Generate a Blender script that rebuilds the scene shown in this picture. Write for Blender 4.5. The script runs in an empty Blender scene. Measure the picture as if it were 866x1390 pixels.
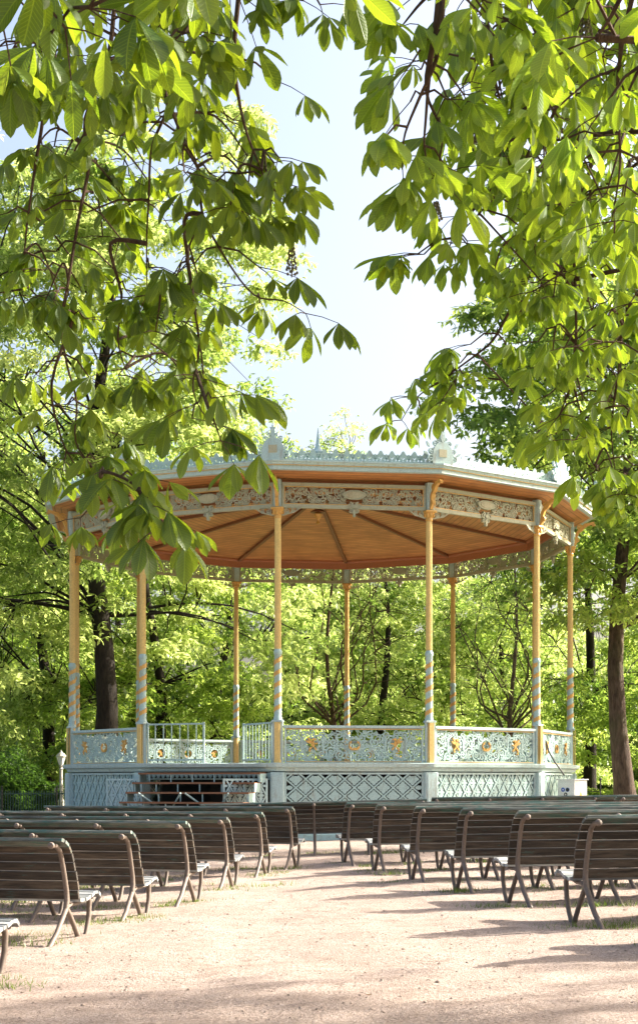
import bpy, math, random
import numpy as np
from mathutils import Vector, Matrix, noise
PI = math.pi
rnd = random.Random(7)
nr = np.random.default_rng(11)
scene = bpy.context.scene
COL = scene.collection
F, CX, HY, EYE = 2060.0, 431.6, 1059.5, 1.27      # focal length, principal column, horizon row, eye height


def at(px, py, D):
    return Vector(((px - CX) / F * D, D, EYE + (HY - py) / F * D))


# ------------------------------------------------------------------ materials
def mat(name):
    m = bpy.data.materials.new(name)
    m.use_nodes = True
    nt = m.node_tree
    nt.nodes.clear()
    out = nt.nodes.new('ShaderNodeOutputMaterial')
    return m, nt, out


def N(nt, t, **kw):
    n = nt.nodes.new('ShaderNode' + t)
    for k, v in kw.items():
        if k in n.inputs:
            n.inputs[k].default_value = v
        else:
            setattr(n, k, v)
    return n


def noise_n(nt, vec, scale, detail=4, rough=.55):
    n = N(nt, 'TexNoise')
    n.inputs['Scale'].default_value = scale
    n.inputs['Detail'].default_value = detail
    n.inputs['Roughness'].default_value = rough
    nt.links.new(vec, n.inputs['Vector'])
    return n.outputs['Fac']


def ramp(nt, fac, stops):
    r = nt.nodes.new('ShaderNodeValToRGB')
    while len(r.color_ramp.elements) < len(stops):
        r.color_ramp.elements.new(.5)
    for e, (p, c) in zip(r.color_ramp.elements, stops):
        e.position = p
        e.color = (*c, 1) if len(c) == 3 else c
    nt.links.new(fac, r.inputs[0])
    return r.outputs[0]


def mixc(nt, fac, a, b, mode='MIX'):
    m = nt.nodes.new('ShaderNodeMix')
    m.data_type = 'RGBA'
    m.blend_type = mode
    for s, v in ((0, fac), (6, a), (7, b)):
        if hasattr(v, 'node'):
            nt.links.new(v, m.inputs[s])
        else:
            m.inputs[s].default_value = v if s == 0 else (*v, 1)
    return m.outputs[2]


def math_n(nt, op, a, b=0.0, c=None):
    m = nt.nodes.new('ShaderNodeMath')
    m.operation = op
    for i, v in enumerate((a, b, c)):
        if v is None:
            continue
        if hasattr(v, 'node'):
            nt.links.new(v, m.inputs[i])
        else:
            m.inputs[i].default_value = v
    return m.outputs[0]


def finish(nt, out, color, rough=.6, metal=0, bump=None, bstr=.3, bdist=.01, spec=.5):
    p = N(nt, 'BsdfPrincipled')
    if hasattr(color, 'node'):
        nt.links.new(color, p.inputs['Base Color'])
    else:
        p.inputs['Base Color'].default_value = (*color, 1)
    if hasattr(rough, 'node'):
        nt.links.new(rough, p.inputs['Roughness'])
    else:
        p.inputs['Roughness'].default_value = rough
    p.inputs['Metallic'].default_value = metal
    p.inputs['Specular IOR Level'].default_value = spec
    if bump is not None:
        b = N(nt, 'Bump')
        b.inputs['Strength'].default_value = bstr
        b.inputs['Distance'].default_value = bdist
        nt.links.new(bump, b.inputs['Height'])
        nt.links.new(b.outputs[0], p.inputs['Normal'])
    nt.links.new(p.outputs[0], out.inputs[0])
    return p


def coord(nt, kind='Object'):
    return N(nt, 'TexCoord').outputs[kind]


def paint(name, col, dirt, amount=.5, rough=.5, scale=7):
    m, nt, out = mat(name)
    v = N(nt, 'NewGeometry').outputs['Position']
    mp = N(nt, 'Mapping')
    mp.inputs['Scale'].default_value = (1.6, 1.6, .35)
    nt.links.new(v, mp.inputs[0])
    n1 = noise_n(nt, mp.outputs[0], scale, 8, .72)
    n2 = noise_n(nt, v, scale * 7, 3)
    a = tuple(min(1, c * 1.12) for c in col)
    b = tuple(c * .82 for c in col)
    base = ramp(nt, n2, [(.3, b), (.7, a)])
    k = ramp(nt, n1, [(.60 - .12 * amount, (0, 0, 0)), (.70, (1, 1, 1))])
    c = mixc(nt, math_n(nt, 'MULTIPLY', k, amount), base, dirt)
    finish(nt, out, c, rough, bump=n2, bstr=.25, bdist=.004)
    return m


M = {}
M['blue'] = paint('blue_paint', (.36, .50, .475), (.20, .14, .08), .6, .5)
M['blue_pale'] = paint('pale_blue_paint', (.42, .545, .53), (.24, .18, .11), .6, .5)
M['green_grey'] = paint('grey_green_paint', (.36, .36, .25), (.24, .12, .05), .5, .5)
M['gold'] = paint('gold_paint', (.62, .35, .09), (.28, .17, .08), .4, .4, 12)
M['yellow'] = paint('ochre_paint', (.66, .47, .16), (.42, .23, .08), .45, .5, 5)
M['red'] = paint('red_brown_paint', (.36, .12, .05), (.3, .1, .04), .3, .5)
M['white'] = paint('white_enamel', (.72, .72, .70), (.55, .53, .48), .2, .4)
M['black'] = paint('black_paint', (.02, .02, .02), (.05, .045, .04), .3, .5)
M['bench_iron'] = paint('bench_iron_paint', (.15, .115, .09), (.05, .035, .026), .6, .6, 9)
M['rib'] = paint('dark_rib', (.20, .085, .035), (.12, .06, .03), .4, .5)
M['roofing'] = paint('zinc_roof', (.33, .38, .40), (.25, .27, .27), .4, .4)
M['fence_green'] = paint('dark_green_fence', (.03, .07, .05), (.02, .03, .02), .4, .6)
M['stone'] = paint('pale_stone', (.5, .46, .4), (.3, .26, .2), .5, .8)
M['sign_blue'] = paint('sign_blue', (.03, .10, .45), (.03, .10, .4), 0, .4)
M['sign_red'] = paint('sign_red', (.5, .02, .03), (.4, .02, .03), 0, .4)
M['sign_yellow'] = paint('sign_yellow', (.85, .6, .03), (.8, .6, .05), 0, .4)
M['cable'] = paint('black_cable', (.03, .03, .03), (.05, .05, .05), .2, .6)
M['cream'] = paint('cream_paint', (.42, .39, .26), (.26, .16, .08), .5, .5)
M['deck_boards'] = paint('floor_boards', (.22, .17, .13), (.14, .1, .08), .5, .7)  # brown boards with random darker blotches
M['flower'] = paint('flower_bud', (.12, .10, .05), (.5, .42, .3), .6, .6, 60)


def ceiling_mat(name, c1, c2, per):
    m, nt, out = mat(name)
    uv = N(nt, 'UVMap').outputs[0]
    sp = N(nt, 'SeparateXYZ')
    nt.links.new(uv, sp.inputs[0])
    w = math_n(nt, 'MULTIPLY', sp.outputs[1], 1 / per)
    fr = math_n(nt, 'FRACT', w)
    fl = math_n(nt, 'FLOOR', w)
    tri = math_n(nt, 'ABSOLUTE', math_n(nt, 'SUBTRACT', fr, .5))
    groove = ramp(nt, tri, [(.38, (0, 0, 0)), (.48, (1, 1, 1))])
    cmb = N(nt, 'CombineXYZ')
    nt.links.new(math_n(nt, 'MULTIPLY', sp.outputs[0], .7), cmb.inputs[0])
    nt.links.new(math_n(nt, 'MULTIPLY', fl, 3.7), cmb.inputs[1])
    n1 = noise_n(nt, cmb.outputs[0], 1.5, 3)
    base = ramp(nt, n1, [(.3, c1), (.7, c2)])
    st_ = noise_n(nt, N(nt, 'NewGeometry').outputs['Position'], 1.3, 6, .65)
    base = mixc(nt, ramp(nt, st_, [(.45, (0, 0, 0)), (.7, (.6, .6, .6))]), base, tuple(x * .6 for x in c1))
    c = mixc(nt, math_n(nt, 'MULTIPLY', groove, .75), base, tuple(x * .35 for x in c1))
    h = math_n(nt, 'SUBTRACT', 1.0, groove)
    finish(nt, out, c, .45, bump=h, bstr=.5, bdist=.01)
    return m


M['ceiling'] = ceiling_mat('varnished_ceiling_boards', (.42, .18, .06), (.64, .30, .11), .15)


def bench_wood(name, dark, light, teal_amt):
    m, nt, out = mat(name)
    g = coord(nt, 'Object')
    oi = N(nt, 'ObjectInfo').outputs['Random']
    mp = N(nt, 'Mapping')
    mp.inputs['Scale'].default_value = (1.2, 14, 14)
    nt.links.new(g, mp.inputs[0])
    off = N(nt, 'CombineXYZ')
    nt.links.new(math_n(nt, 'MULTIPLY', oi, 37.0), off.inputs[0])
    nt.links.new(off.outputs[0], mp.inputs['Location'])
    grain = noise_n(nt, mp.outputs[0], 3.2, 6, .65)
    mp2 = N(nt, 'Mapping')
    mp2.inputs['Scale'].default_value = (1.0, 3, 6)
    nt.links.new(g, mp2.inputs[0])
    nt.links.new(off.outputs[0], mp2.inputs['Location'])
    blot = noise_n(nt, mp2.outputs[0], 2.2, 5, .6)
    c = ramp(nt, grain, [(.32, dark), (.62, light)])
    c = mixc(nt, ramp(nt, blot, [(.45, (0, 0, 0)), (.7, (.6, .6, .6))]), c, tuple(x * .45 for x in dark))
    att = N(nt, 'Attribute')
    att.attribute_name = 'board'
    c = mixc(nt, 1.0, c, ramp(nt, att.outputs['Fac'], [(0, (.45, .45, .45)), (1, (1.5, 1.45, 1.35))]), 'MULTIPLY')
    teal = ramp(nt, noise_n(nt, mp2.outputs[0], 5.1, 6, .7), [(.62 - .25 * teal_amt, (0, 0, 0)), (.66 - .22 * teal_amt, (1, 1, 1))])
    c = mixc(nt, math_n(nt, 'MULTIPLY', teal, min(1, .35 + teal_amt)), c, (.045, .12, .10))
    finish(nt, out, c, .6, bump=grain, bstr=.5, bdist=.006)
    return m


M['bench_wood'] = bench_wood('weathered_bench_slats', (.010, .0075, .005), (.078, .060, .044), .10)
M['bench_seat'] = bench_wood('worn_skylit_seat_slats', (.20, .215, .22), (.40, .42, .43), .2)  # worn paint, with the bluish sky reflection put into the colour
M['bench_top'] = bench_wood('green_top_slat', (.04, .05, .042), (.21, .235, .215), .45)


def bark(name, a, b, moss=(.08, .1, .03)):
    m, nt, out = mat(name)
    g = coord(nt, 'Object')
    mp = N(nt, 'Mapping')
    mp.inputs['Scale'].default_value = (5, 5, 1.1)
    nt.links.new(g, mp.inputs[0])
    n = noise_n(nt, mp.outputs[0], 3, 8, .7)
    n2 = noise_n(nt, g, .8, 3)
    c = ramp(nt, n, [(.35, a), (.65, b)])
    c = mixc(nt, ramp(nt, n2, [(.5, (0, 0, 0)), (.75, (.4, .4, .4))]), c, moss)
    finish(nt, out, c, .9, bump=n, bstr=1, bdist=.06, spec=.2)
    return m


M['bark'] = bark('chestnut_bark', (.03, .02, .015), (.13, .088, .066))
M['bark_dark'] = bark('dark_bark', (.010, .008, .006), (.032, .024, .018), (.02, .022, .01))
M['bark_twig'] = bark('twig_bark', (.05, .028, .018), (.13, .08, .05), (.07, .05, .03))


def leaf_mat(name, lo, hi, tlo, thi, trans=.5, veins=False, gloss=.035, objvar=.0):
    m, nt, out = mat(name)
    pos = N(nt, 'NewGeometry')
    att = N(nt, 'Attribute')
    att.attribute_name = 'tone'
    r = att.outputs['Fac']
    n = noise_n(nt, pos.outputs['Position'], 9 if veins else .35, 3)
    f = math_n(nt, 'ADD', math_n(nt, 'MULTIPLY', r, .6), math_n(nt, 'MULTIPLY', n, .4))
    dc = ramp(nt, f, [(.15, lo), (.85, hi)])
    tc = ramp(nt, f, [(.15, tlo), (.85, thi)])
    if objvar:
        hsv = N(nt, 'HueSaturation')
        oi = N(nt, 'ObjectInfo').outputs['Random']
        nt.links.new(math_n(nt, 'ADD', math_n(nt, 'MULTIPLY', oi, objvar), 1 - objvar / 2), hsv.inputs['Value'])
        nt.links.new(tc, hsv.inputs['Color'])
        tc = hsv.outputs[0]
    bump = None
    if veins:
        uv = N(nt, 'UVMap').outputs[0]
        sp = N(nt, 'SeparateXYZ')
        nt.links.new(uv, sp.inputs[0])
        au = math_n(nt, 'ABSOLUTE', sp.outputs[0])
        mid = ramp(nt, au, [(.02, (1, 1, 1)), (.09, (0, 0, 0))])
        ph = math_n(nt, 'MULTIPLY', math_n(nt, 'SUBTRACT', sp.outputs[1], math_n(nt, 'MULTIPLY', au, .16)), 2 * PI * 15)
        lat = math_n(nt, 'SINE', ph)
        latm = ramp(nt, lat, [(.55, (0, 0, 0)), (1, (1, 1, 1))])
        vn = math_n(nt, 'MAXIMUM', mid, math_n(nt, 'MULTIPLY', latm, .45))
        tc = mixc(nt, math_n(nt, 'MULTIPLY', vn, .45), tc, tuple(min(1, x * 1.7) for x in thi))
        dc = mixc(nt, math_n(nt, 'MULTIPLY', vn, .35), dc, tuple(min(1, x * 1.8) for x in hi))
        bump = math_n(nt, 'SUBTRACT', 1.0, vn)
    if veins:
        sp_ = ramp(nt, noise_n(nt, pos.outputs['Position'], 60, 3), [(.68, (0, 0, 0)), (.74, (1, 1, 1))])
        sp_ = math_n(nt, 'MULTIPLY', sp_, ramp(nt, noise_n(nt, pos.outputs['Position'], 4, 2), [(.45, (0, 0, 0)), (.6, (.9, .9, .9))]))
        dc = mixc(nt, sp_, dc, (.10, .06, .02))
        tc = mixc(nt, sp_, tc, (.16, .10, .02))
    d = N(nt, 'BsdfDiffuse')
    t = N(nt, 'BsdfTranslucent')
    g = N(nt, 'BsdfGlossy')
    g.inputs['Roughness'].default_value = .42
    g.inputs['Color'].default_value = (.9, .95, .9, 1)
    nt.links.new(dc, d.inputs[0])
    nt.links.new(tc, t.inputs[0])
    if bump is not None:
        b = N(nt, 'Bump')
        b.inputs['Strength'].default_value = .5
        b.inputs['Distance'].default_value = .003
        nt.links.new(bump, b.inputs['Height'])
        for s in (d, t, g):
            nt.links.new(b.outputs[0], s.inputs['Normal'])
    m1 = N(nt, 'MixShader')
    m1.inputs[0].default_value = trans
    nt.links.new(d.outputs[0], m1.inputs[1])
    nt.links.new(t.outputs[0], m1.inputs[2])
    m2 = N(nt, 'MixShader')
    m2.inputs[0].default_value = gloss
    nt.links.new(m1.outputs[0], m2.inputs[1])
    nt.links.new(g.outputs[0], m2.inputs[2])
    nt.links.new(m2.outputs[0], out.inputs[0])
    return m


M['leaf_near_l'] = leaf_mat('chestnut_leaf_deep', (.04, .08, .008), (.09, .16, .018), (.13, .22, .008), (.38, .48, .02), .47, True)
M['leaf_near_r'] = leaf_mat('chestnut_leaf_fresh', (.07, .13, .016), (.14, .24, .03), (.18, .30, .010), (.44, .57, .03), .5, True)
M['leaf_lime'] = leaf_mat('lime_leaf', (.05, .09, .015), (.31, .38, .08), (.22, .37, .04), (.84, .95, .32), .57, objvar=.3)
M['leaf_mid'] = leaf_mat('mid_green_leaf', (.03, .06, .010), (.18, .26, .05), (.11, .23, .02), (.64, .80, .14), .53, objvar=.3)
M['leaf_dark'] = leaf_mat('deep_green_leaf', (.025, .06, .015), (.07, .13, .03), (.07, .17, .02), (.18, .34, .04), .45, objvar=.3)
M['grass'] = leaf_mat('grass_blade', (.08, .12, .02), (.16, .2, .04), (.2, .3, .03), (.35, .45, .06), .4)


def ground_mat(name, grassy):
    m, nt, out = mat(name)
    v = N(nt, 'NewGeometry').outputs['Position']
    big = noise_n(nt, v, .9, 6, .7)
    mid = noise_n(nt, v, 5, 6, .7)
    fine = noise_n(nt, v, 55, 4, .75)
    if grassy:
        c = ramp(nt, mid, [(.35, (.10, .13, .035)), (.6, (.17, .20, .06)), (.8, (.28, .22, .14))])
        finish(nt, out, c, .9, bump=mid, bstr=.6, bdist=.05, spec=.1)
        return m
    c = ramp(nt, fine, [(.32, (.11, .08, .062)), (.48, (.36, .285, .24)), (.70, (.58, .485, .425))])
    c = mixc(nt, ramp(nt, big, [(.42, (0, 0, 0)), (.72, (.55, .55, .55))]), c, (.26, .195, .155))  # dark patches, big then mid: shadow-like variation put into the gravel colour
    c = mixc(nt, ramp(nt, mid, [(.5, (0, 0, 0)), (.72, (.6, .6, .6))]), c, (.17, .12, .09))
    vo = N(nt, 'TexVoronoi')
    vo.inputs['Scale'].default_value = 26
    nt.links.new(v, vo.inputs['Vector'])
    peb = ramp(nt, vo.outputs['Distance'], [(.05, (1, 1, 1)), (.20, (0, 0, 0))])
    c = mixc(nt, math_n(nt, 'MULTIPLY', peb, .35), c, (.44, .36, .31))
    h = math_n(nt, 'ADD', math_n(nt, 'ADD', math_n(nt, 'MULTIPLY', mid, .9), math_n(nt, 'MULTIPLY', fine, .5)), math_n(nt, 'MULTIPLY', peb, .25))
    finish(nt, out, c, .95, bump=h, bstr=1, bdist=.05, spec=.15)
    return m


M['gravel'] = ground_mat('pinkish_gravel', False)
M['lawn'] = ground_mat('park_soil_and_grass', True)


# ------------------------------------------------------------------ mesh helpers
class MB:
    def __init__(s):
        s.v, s.f, s.mi, s.tn = [], [], [], []
        s.m = 0

    def add(s, verts, faces, T=None):
        o = len(s.v)
        for p in verts:
            s.v.append(tuple(T @ Vector(p)) if T is not None else tuple(p))
        for f in faces:
            s.f.append(tuple(i + o for i in f))
            s.mi.append(s.m)

    def box(s, x0, x1, y0, y1, z0, z1, T=None, bev=0.0):
        if bev <= 0:
            vs = [(x, y, z) for z in (z0, z1) for y in (y0, y1) for x in (x0, x1)]
            s.add(vs, [(0, 2, 3, 1), (4, 5, 7, 6), (0, 1, 5, 4), (2, 6, 7, 3), (0, 4, 6, 2), (1, 3, 7, 5)], T)
            return
        b = bev                               # chamfer on the edges that run along z and round the top
        def ring(z, k):
            return [(x0 + b + k, y0 + k, z), (x1 - b - k, y0 + k, z), (x1 - k, y0 + b + k, z), (x1 - k, y1 - b - k, z),
                    (x1 - b - k, y1 - k, z), (x0 + b + k, y1 - k, z), (x0 + k, y1 - b - k, z), (x0 + k, y0 + b + k, z)]
        rings = [ring(z0, b * .4), ring(z0 + b * .6, 0), ring(z1 - b * .6, 0), ring(z1, b * .4)]
        vs = [p for r in rings for p in r]
        fs = [(7, 6, 5, 4, 3, 2, 1, 0), tuple(range(24, 32))]
        for k in range(3):
            for i in range(8):
                j = (i + 1) % 8
                fs.append((k * 8 + i, k * 8 + j, k * 8 + 8 + j, k * 8 + 8 + i))
        s.add(vs, fs, T)

    def tube(s, pts, rad, n=8, cap=True):
        pts = [Vector(p) for p in pts]
        if not hasattr(rad, '__len__'):
            rad = [rad] * len(pts)
        o = len(s.v)
        up = Vector((0.13, .21, .97))
        prev = None
        for i, p in enumerate(pts):
            d = (pts[min(i + 1, len(pts) - 1)] - pts[max(i - 1, 0)])
            if d.length < 1e-9:
                d = Vector((0, 0, 1))
            d.normalize()
            if prev is None:
                a = d.cross(up)
                if a.length < .1:
                    a = d.cross(Vector((1, 0, 0)))
            else:
                a = prev - d * prev.dot(d)
            a.normalize()
            prev = a
            b = d.cross(a)
            for k in range(n):
                t = 2 * PI * k / n
                q = p + (a * math.cos(t) + b * math.sin(t)) * rad[i]
                s.v.append(tuple(q))
        for i in range(len(pts) - 1):
            for k in range(n):
                j = (k + 1) % n
                s.f.append((o + i * n + k, o + i * n + j, o + (i + 1) * n + j, o + (i + 1) * n + k))
                s.mi.append(s.m)
        if cap:
            s.f.append(tuple(o + k for k in range(n))[::-1]); s.mi.append(s.m)
            e = o + (len(pts) - 1) * n
            s.f.append(tuple(e + k for k in range(n))); s.mi.append(s.m)

    def lathe(s, prof, n=16, c=(0, 0), T=None):
        vs = [(c[0] + r * math.cos(2 * PI * k / n), c[1] + r * math.sin(2 * PI * k / n), z) for r, z in prof for k in range(n)]
        fs = []
        for i in range(len(prof) - 1):
            for k in range(n):
                j = (k + 1) % n
                fs.append((i * n + k, i * n + j, (i + 1) * n + j, (i + 1) * n + k))
        fs.append(tuple(range(n))[::-1])
        fs.append(tuple((len(prof) - 1) * n + k for k in range(n)))
        s.add(vs, fs, T)

    # flat cut-out shapes standing in the xz plane, y = thickness
    def plate(s, poly, y0, y1, T=None):
        n = len(poly)
        a = sum(poly[i][0] * poly[(i + 1) % n][1] - poly[(i + 1) % n][0] * poly[i][1] for i in range(n))
        if a < 0:
            poly = poly[::-1]
        vs = [(x, y0, z) for x, z in poly] + [(x, y1, z) for x, z in poly]
        fs = [tuple(range(n)), tuple(range(n, 2 * n))[::-1]]
        for i in range(n):
            j = (i + 1) % n
            fs.append((j, i, n + i, n + j))
        s.add(vs, fs, T)

    def ribbon(s, pts, w, y0, y1, T=None):
        if not hasattr(w, '__len__'):
            w = [w] * len(pts)
        L, R = [], []
        for i, (x, z) in enumerate(pts):
            x0, z0 = pts[max(i - 1, 0)]
            x1, z1 = pts[min(i + 1, len(pts) - 1)]
            dx, dz = x1 - x0, z1 - z0
            l = math.hypot(dx, dz) or 1
            nx, nz = -dz / l, dx / l
            h = w[i] / 2
            L.append((x + nx * h, z + nz * h))
            R.append((x - nx * h, z - nz * h))
        n = len(pts)
        vs = [(x, y, z) for y in (y0, y1) for x, z in L + R]
        fs = []
        for i in range(n - 1):
            a, b, c, d = i, i + 1, n + i + 1, n + i
            fs.append((d, c, b, a))
            fs.append((a + 2 * n, b + 2 * n, c + 2 * n, d + 2 * n))
            fs.append((a, b, b + 2 * n, a + 2 * n))
            fs.append((c, d, d + 2 * n, c + 2 * n))
        s.add(vs, fs, T)

    def spiral(s, cx, cz, r, turns=1.5, ph=0.0, sg=1, w=.3, y0=-.01, y1=.01, n=15):
        pts, ws = [], []
        for i in range(n):
            t = i / (n - 1)
            a = ph + sg * turns * 2 * PI * t
            q = r * (1 - .8 * t)
            pts.append((cx + q * math.cos(a), cz + q * math.sin(a)))
            ws.append(r * w * (1.0 - .45 * t))
        s.ribbon(pts, ws, y0, y1)
        s.disc(pts[-1][0], pts[-1][1], r * .2, y0 - .004, y1 + .004, 7)

    def disc(s, x, z, r, y0, y1, n=10):
        s.plate([(x + r * math.cos(2 * PI * k / n), z + r * math.sin(2 * PI * k / n)) for k in range(n)], y0, y1)

    def petal(s, x, z, a, l, w, y0, y1):
        c, n_ = math.cos(a), math.sin(a)
        P = []
        for t, h in ((0, .12), (.25, .8), (.55, 1), (.85, .55), (1, 0), (.85, -.55), (.55, -1), (.25, -.8), (0, -.12)):
            P.append((x + c * t * l - n_ * h * w / 2, z + n_ * t * l + c * h * w / 2))
        s.plate(P, y0, y1)

    def build(s, name, mats, parent=None, loc=(0, 0, 0), rz=0.0, smooth=False):
        me = bpy.data.meshes.new(name)
        me.from_pydata(s.v, [], s.f)
        if not isinstance(mats, (list, tuple)):
            mats = [mats]
        for m in mats:
            me.materials.append(M[m] if isinstance(m, str) else m)
        if len(mats) > 1:
            me.polygons.foreach_set('material_index', s.mi)
        if smooth:
            me.polygons.foreach_set('use_smooth', [True] * len(s.f))
            try:
                me.set_sharp_from_angle(angle=math.radians(40))
            except Exception:
                pass
        if s.tn:
            a = me.attributes.new('board', 'FLOAT', 'FACE')
            a.data.foreach_set('value', s.tn)
        me.update()
        return link(name, me, parent, loc, rz)


def link(name, me, parent=None, loc=(0, 0, 0), rz=0.0):
    o = bpy.data.objects.new(name, me)
    COL.objects.link(o)
    o.location = loc
    o.rotation_euler = (0, 0, rz)
    if parent is not None:
        o.parent = parent
    return o


def tag(o, label=None, cat=None, group=None, kind=None):
    if label:
        o['label'] = label
    if cat:
        o['category'] = cat
    if group:
        o['group'] = group
    if kind:
        o['kind'] = kind
    return o


def empty(name, loc, rz=0.0):
    return link(name, None, None, loc, rz)


def place(parent, name, me, loc, rz=0.0):
    return link(name, me, parent, loc, rz)


def copy_tree(o, parent=None):
    c = o.copy()
    COL.objects.link(c)
    c.parent = parent
    for ch in list(o.children):
        copy_tree(ch, c)
    return c


# ------------------------------------------------------------------ ground
def gz(x, y):
    if x < .5:
        h = -.08 + .125 * min(1, max(0, (x + 2.4) / 2.9))
    else:
        h = .045 + .022 * min(x - .5, 5)
    k = min(1, max(0, (31 - y) / 5))
    return h * k


def sheet(name, xs, ys, dz, m, rough=0.0):
    vs, fs = [], []
    for y in ys:
        for x in xs:
            n = 0
            if rough:
                n = noise.noise(Vector((x * 1.1, y * 1.1, 0))) * .035 + noise.noise(Vector((x * 4, y * 4, 3))) * .016
            vs.append((x, y, gz(x, y) + dz + n * rough))
    W = len(xs)
    for j in range(len(ys) - 1):
        for i in range(W - 1):
            fs.append((j * W + i, j * W + i + 1, (j + 1) * W + i + 1, (j + 1) * W + i))
    b = MB()
    b.v, b.f, b.mi = vs, fs, [0] * len(fs)
    return b.build(name, m, smooth=True)


def span(a, b, s):
    n = max(1, round((b - a) / s))
    return [a + (b - a) * i / n for i in range(n + 1)]


tag(sheet('ground', [-400, -120, -40] + span(-18, 18, .5) + [40, 120, 400],
          [-60, -20] + span(-6, 33, .5) + [45, 60, 90, 150, 300, 600], -.06, 'lawn'), kind='structure')
tag(sheet('gravel_forecourt', [-17, -12, -8] + span(-6, 6, .13) + [8, 12, 17],
          [-5, 0, 4, 6] + span(7, 30, .13) + [34, 40, 47], 0.0, 'gravel', 1.0), kind='structure')

# ------------------------------------------------------------------ bandstand
R, DC = 6.25, 38.1
PH = math.radians(7.25)
A30 = PI / 6
AP = math.cos(A30 / 2)
FW = 2 * R * math.sin(A30 / 2)          # facet width
SLAB, RAIL = 1.63, 2.49


def vth(k):
    return PH + (k - .5) * A30


def pol(r, th, z=0.0):
    return (r * math.sin(th), -r * math.cos(th), z)


band = empty('bandstand', (0, DC, 0))
tag(band, 'twelve-sided pale blue cast-iron bandstand with ochre columns and wooden ceiling behind the benches', 'bandstand')


def ring_band(b, prof, closed=True):
    """sweep a (radius, z) profile round the twelve vertices"""
    n = len(prof)
    vs = [pol(r, vth(k), z) for k in range(12) for r, z in prof]
    fs = []
    for k in range(12):
        j = (k + 1) % 12
        for i in range(n if closed else n - 1):
            ii = (i + 1) % n
            fs.append((k * n + i, j * n + i, j * n + ii, k * n + ii))
    b.add(vs, fs)


# floor and base mouldings
b = MB()
vs = [pol(R + .10, vth(k), 1.60) for k in range(12)] + [pol(R + .10, vth(k), 1.50) for k in range(12)]
b.add(vs, [tuple(range(12)), tuple(range(12, 24))[::-1]])
b.build('floor', 'deck_boards', band)
b = MB()
ring_band(b, [(R + .02, 1.44), (R + .12, 1.46), (R + .14, 1.52), (R + .22, 1.55), (R + .24, 1.62), (R + .16, 1.635), (R - .15, 1.635), (R - .15, 1.44)])
b.build('floor_moulding', 'blue_pale', band)
b = MB()
ring_band(b, [(R + .16, -.1), (R + .16, .12), (R + .10, .17), (R - .1, .17), (R - .1, -.1)])
b.build('plinth', 'blue', band)
b = MB()          # added black ring, standing in for shade, that darkens the space under the floor
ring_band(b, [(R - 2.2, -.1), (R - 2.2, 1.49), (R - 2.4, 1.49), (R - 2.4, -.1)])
b.build('underfloor_shade_ring', 'black', band)


def packed_scrolls(w, h, rmin, rmax, y0, y1, seed, keep=(), wd=.34, tries=900):
    """mirror-symmetric openwork filled with spirals, leaves and stems"""
    b = MB()
    r_ = random.Random(seed)
    cs = list(keep)
    out = []
    for t in range(tries):
        r = rmax * (1 - t / tries) + rmin * (t / tries)
        x, z = r_.uniform(0, w / 2), r_.uniform(-h / 2, h / 2)
        if x + r > w / 2 + .015 or abs(z) + r > h / 2 + .015 or x < r * .9:
            continue
        if all(math.hypot(x - c[0], z - c[1]) > (r + c[2]) * .93 for c in cs):
            cs.append((x, z, r))
            out.append((x, z, r))
    for x, z, r in out:
        ph, sg, tu = r_.uniform(0, 2 * PI), r_.choice((-1, 1)), r_.uniform(1.15, 1.6)
        for s in (1, -1):
            p2 = ph if s > 0 else PI - ph
            b.spiral(s * x, z, r, tu, p2, sg * s, wd, y0, y1)
        for q in range(3):
            a = ph + q * 2.1 + r_.uniform(-.3, .3)
            for s in (1, -1):
                aa = a if s > 0 else PI - a
                b.petal(s * (x + r * .8 * math.cos(a)), z + r * .8 * math.sin(a), aa + s * .7, r * .75, r * .42, y0 - .003, y1 + .003)
    b.box(-w / 2 - .01, w / 2 + .01, y0, y1, h / 2 - .004, h / 2 + .014)
    b.box(-w / 2 - .01, w / 2 + .01, y0, y1, -h / 2 - .014, -h / 2 + .004)
    # stems joining neighbours
    for i, (x, z, r) in enumerate(out):
        nb = sorted(out, key=lambda c: math.hypot(c[0] - x, c[1] - z))[1:3]
        for c in nb:
            for s in (1, -1):
                mx, mz = (x + c[0]) / 2 + (z - c[1]) * .25, (z + c[1]) / 2 + (c[0] - x) * .25
                b.ribbon([(s * x, z), (s * mx, mz), (s * c[0], c[1])], [.012, .02, .012], y0 + .002, y1 - .002)
    return b


def frame(b, x0, x1, z0, z1, t, y0, y1):
    b.box(x0, x1, y0, y1, z0, z0 + t)
    b.box(x0, x1, y0, y1, z1 - t, z1)
    b.box(x0, x0 + t, y0 + .003, y1 - .003, z0 + t, z1 - t)
    b.box(x1 - t, x1, y0 + .003, y1 - .003, z0 + t, z1 - t)


PW = FW - .27
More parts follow.
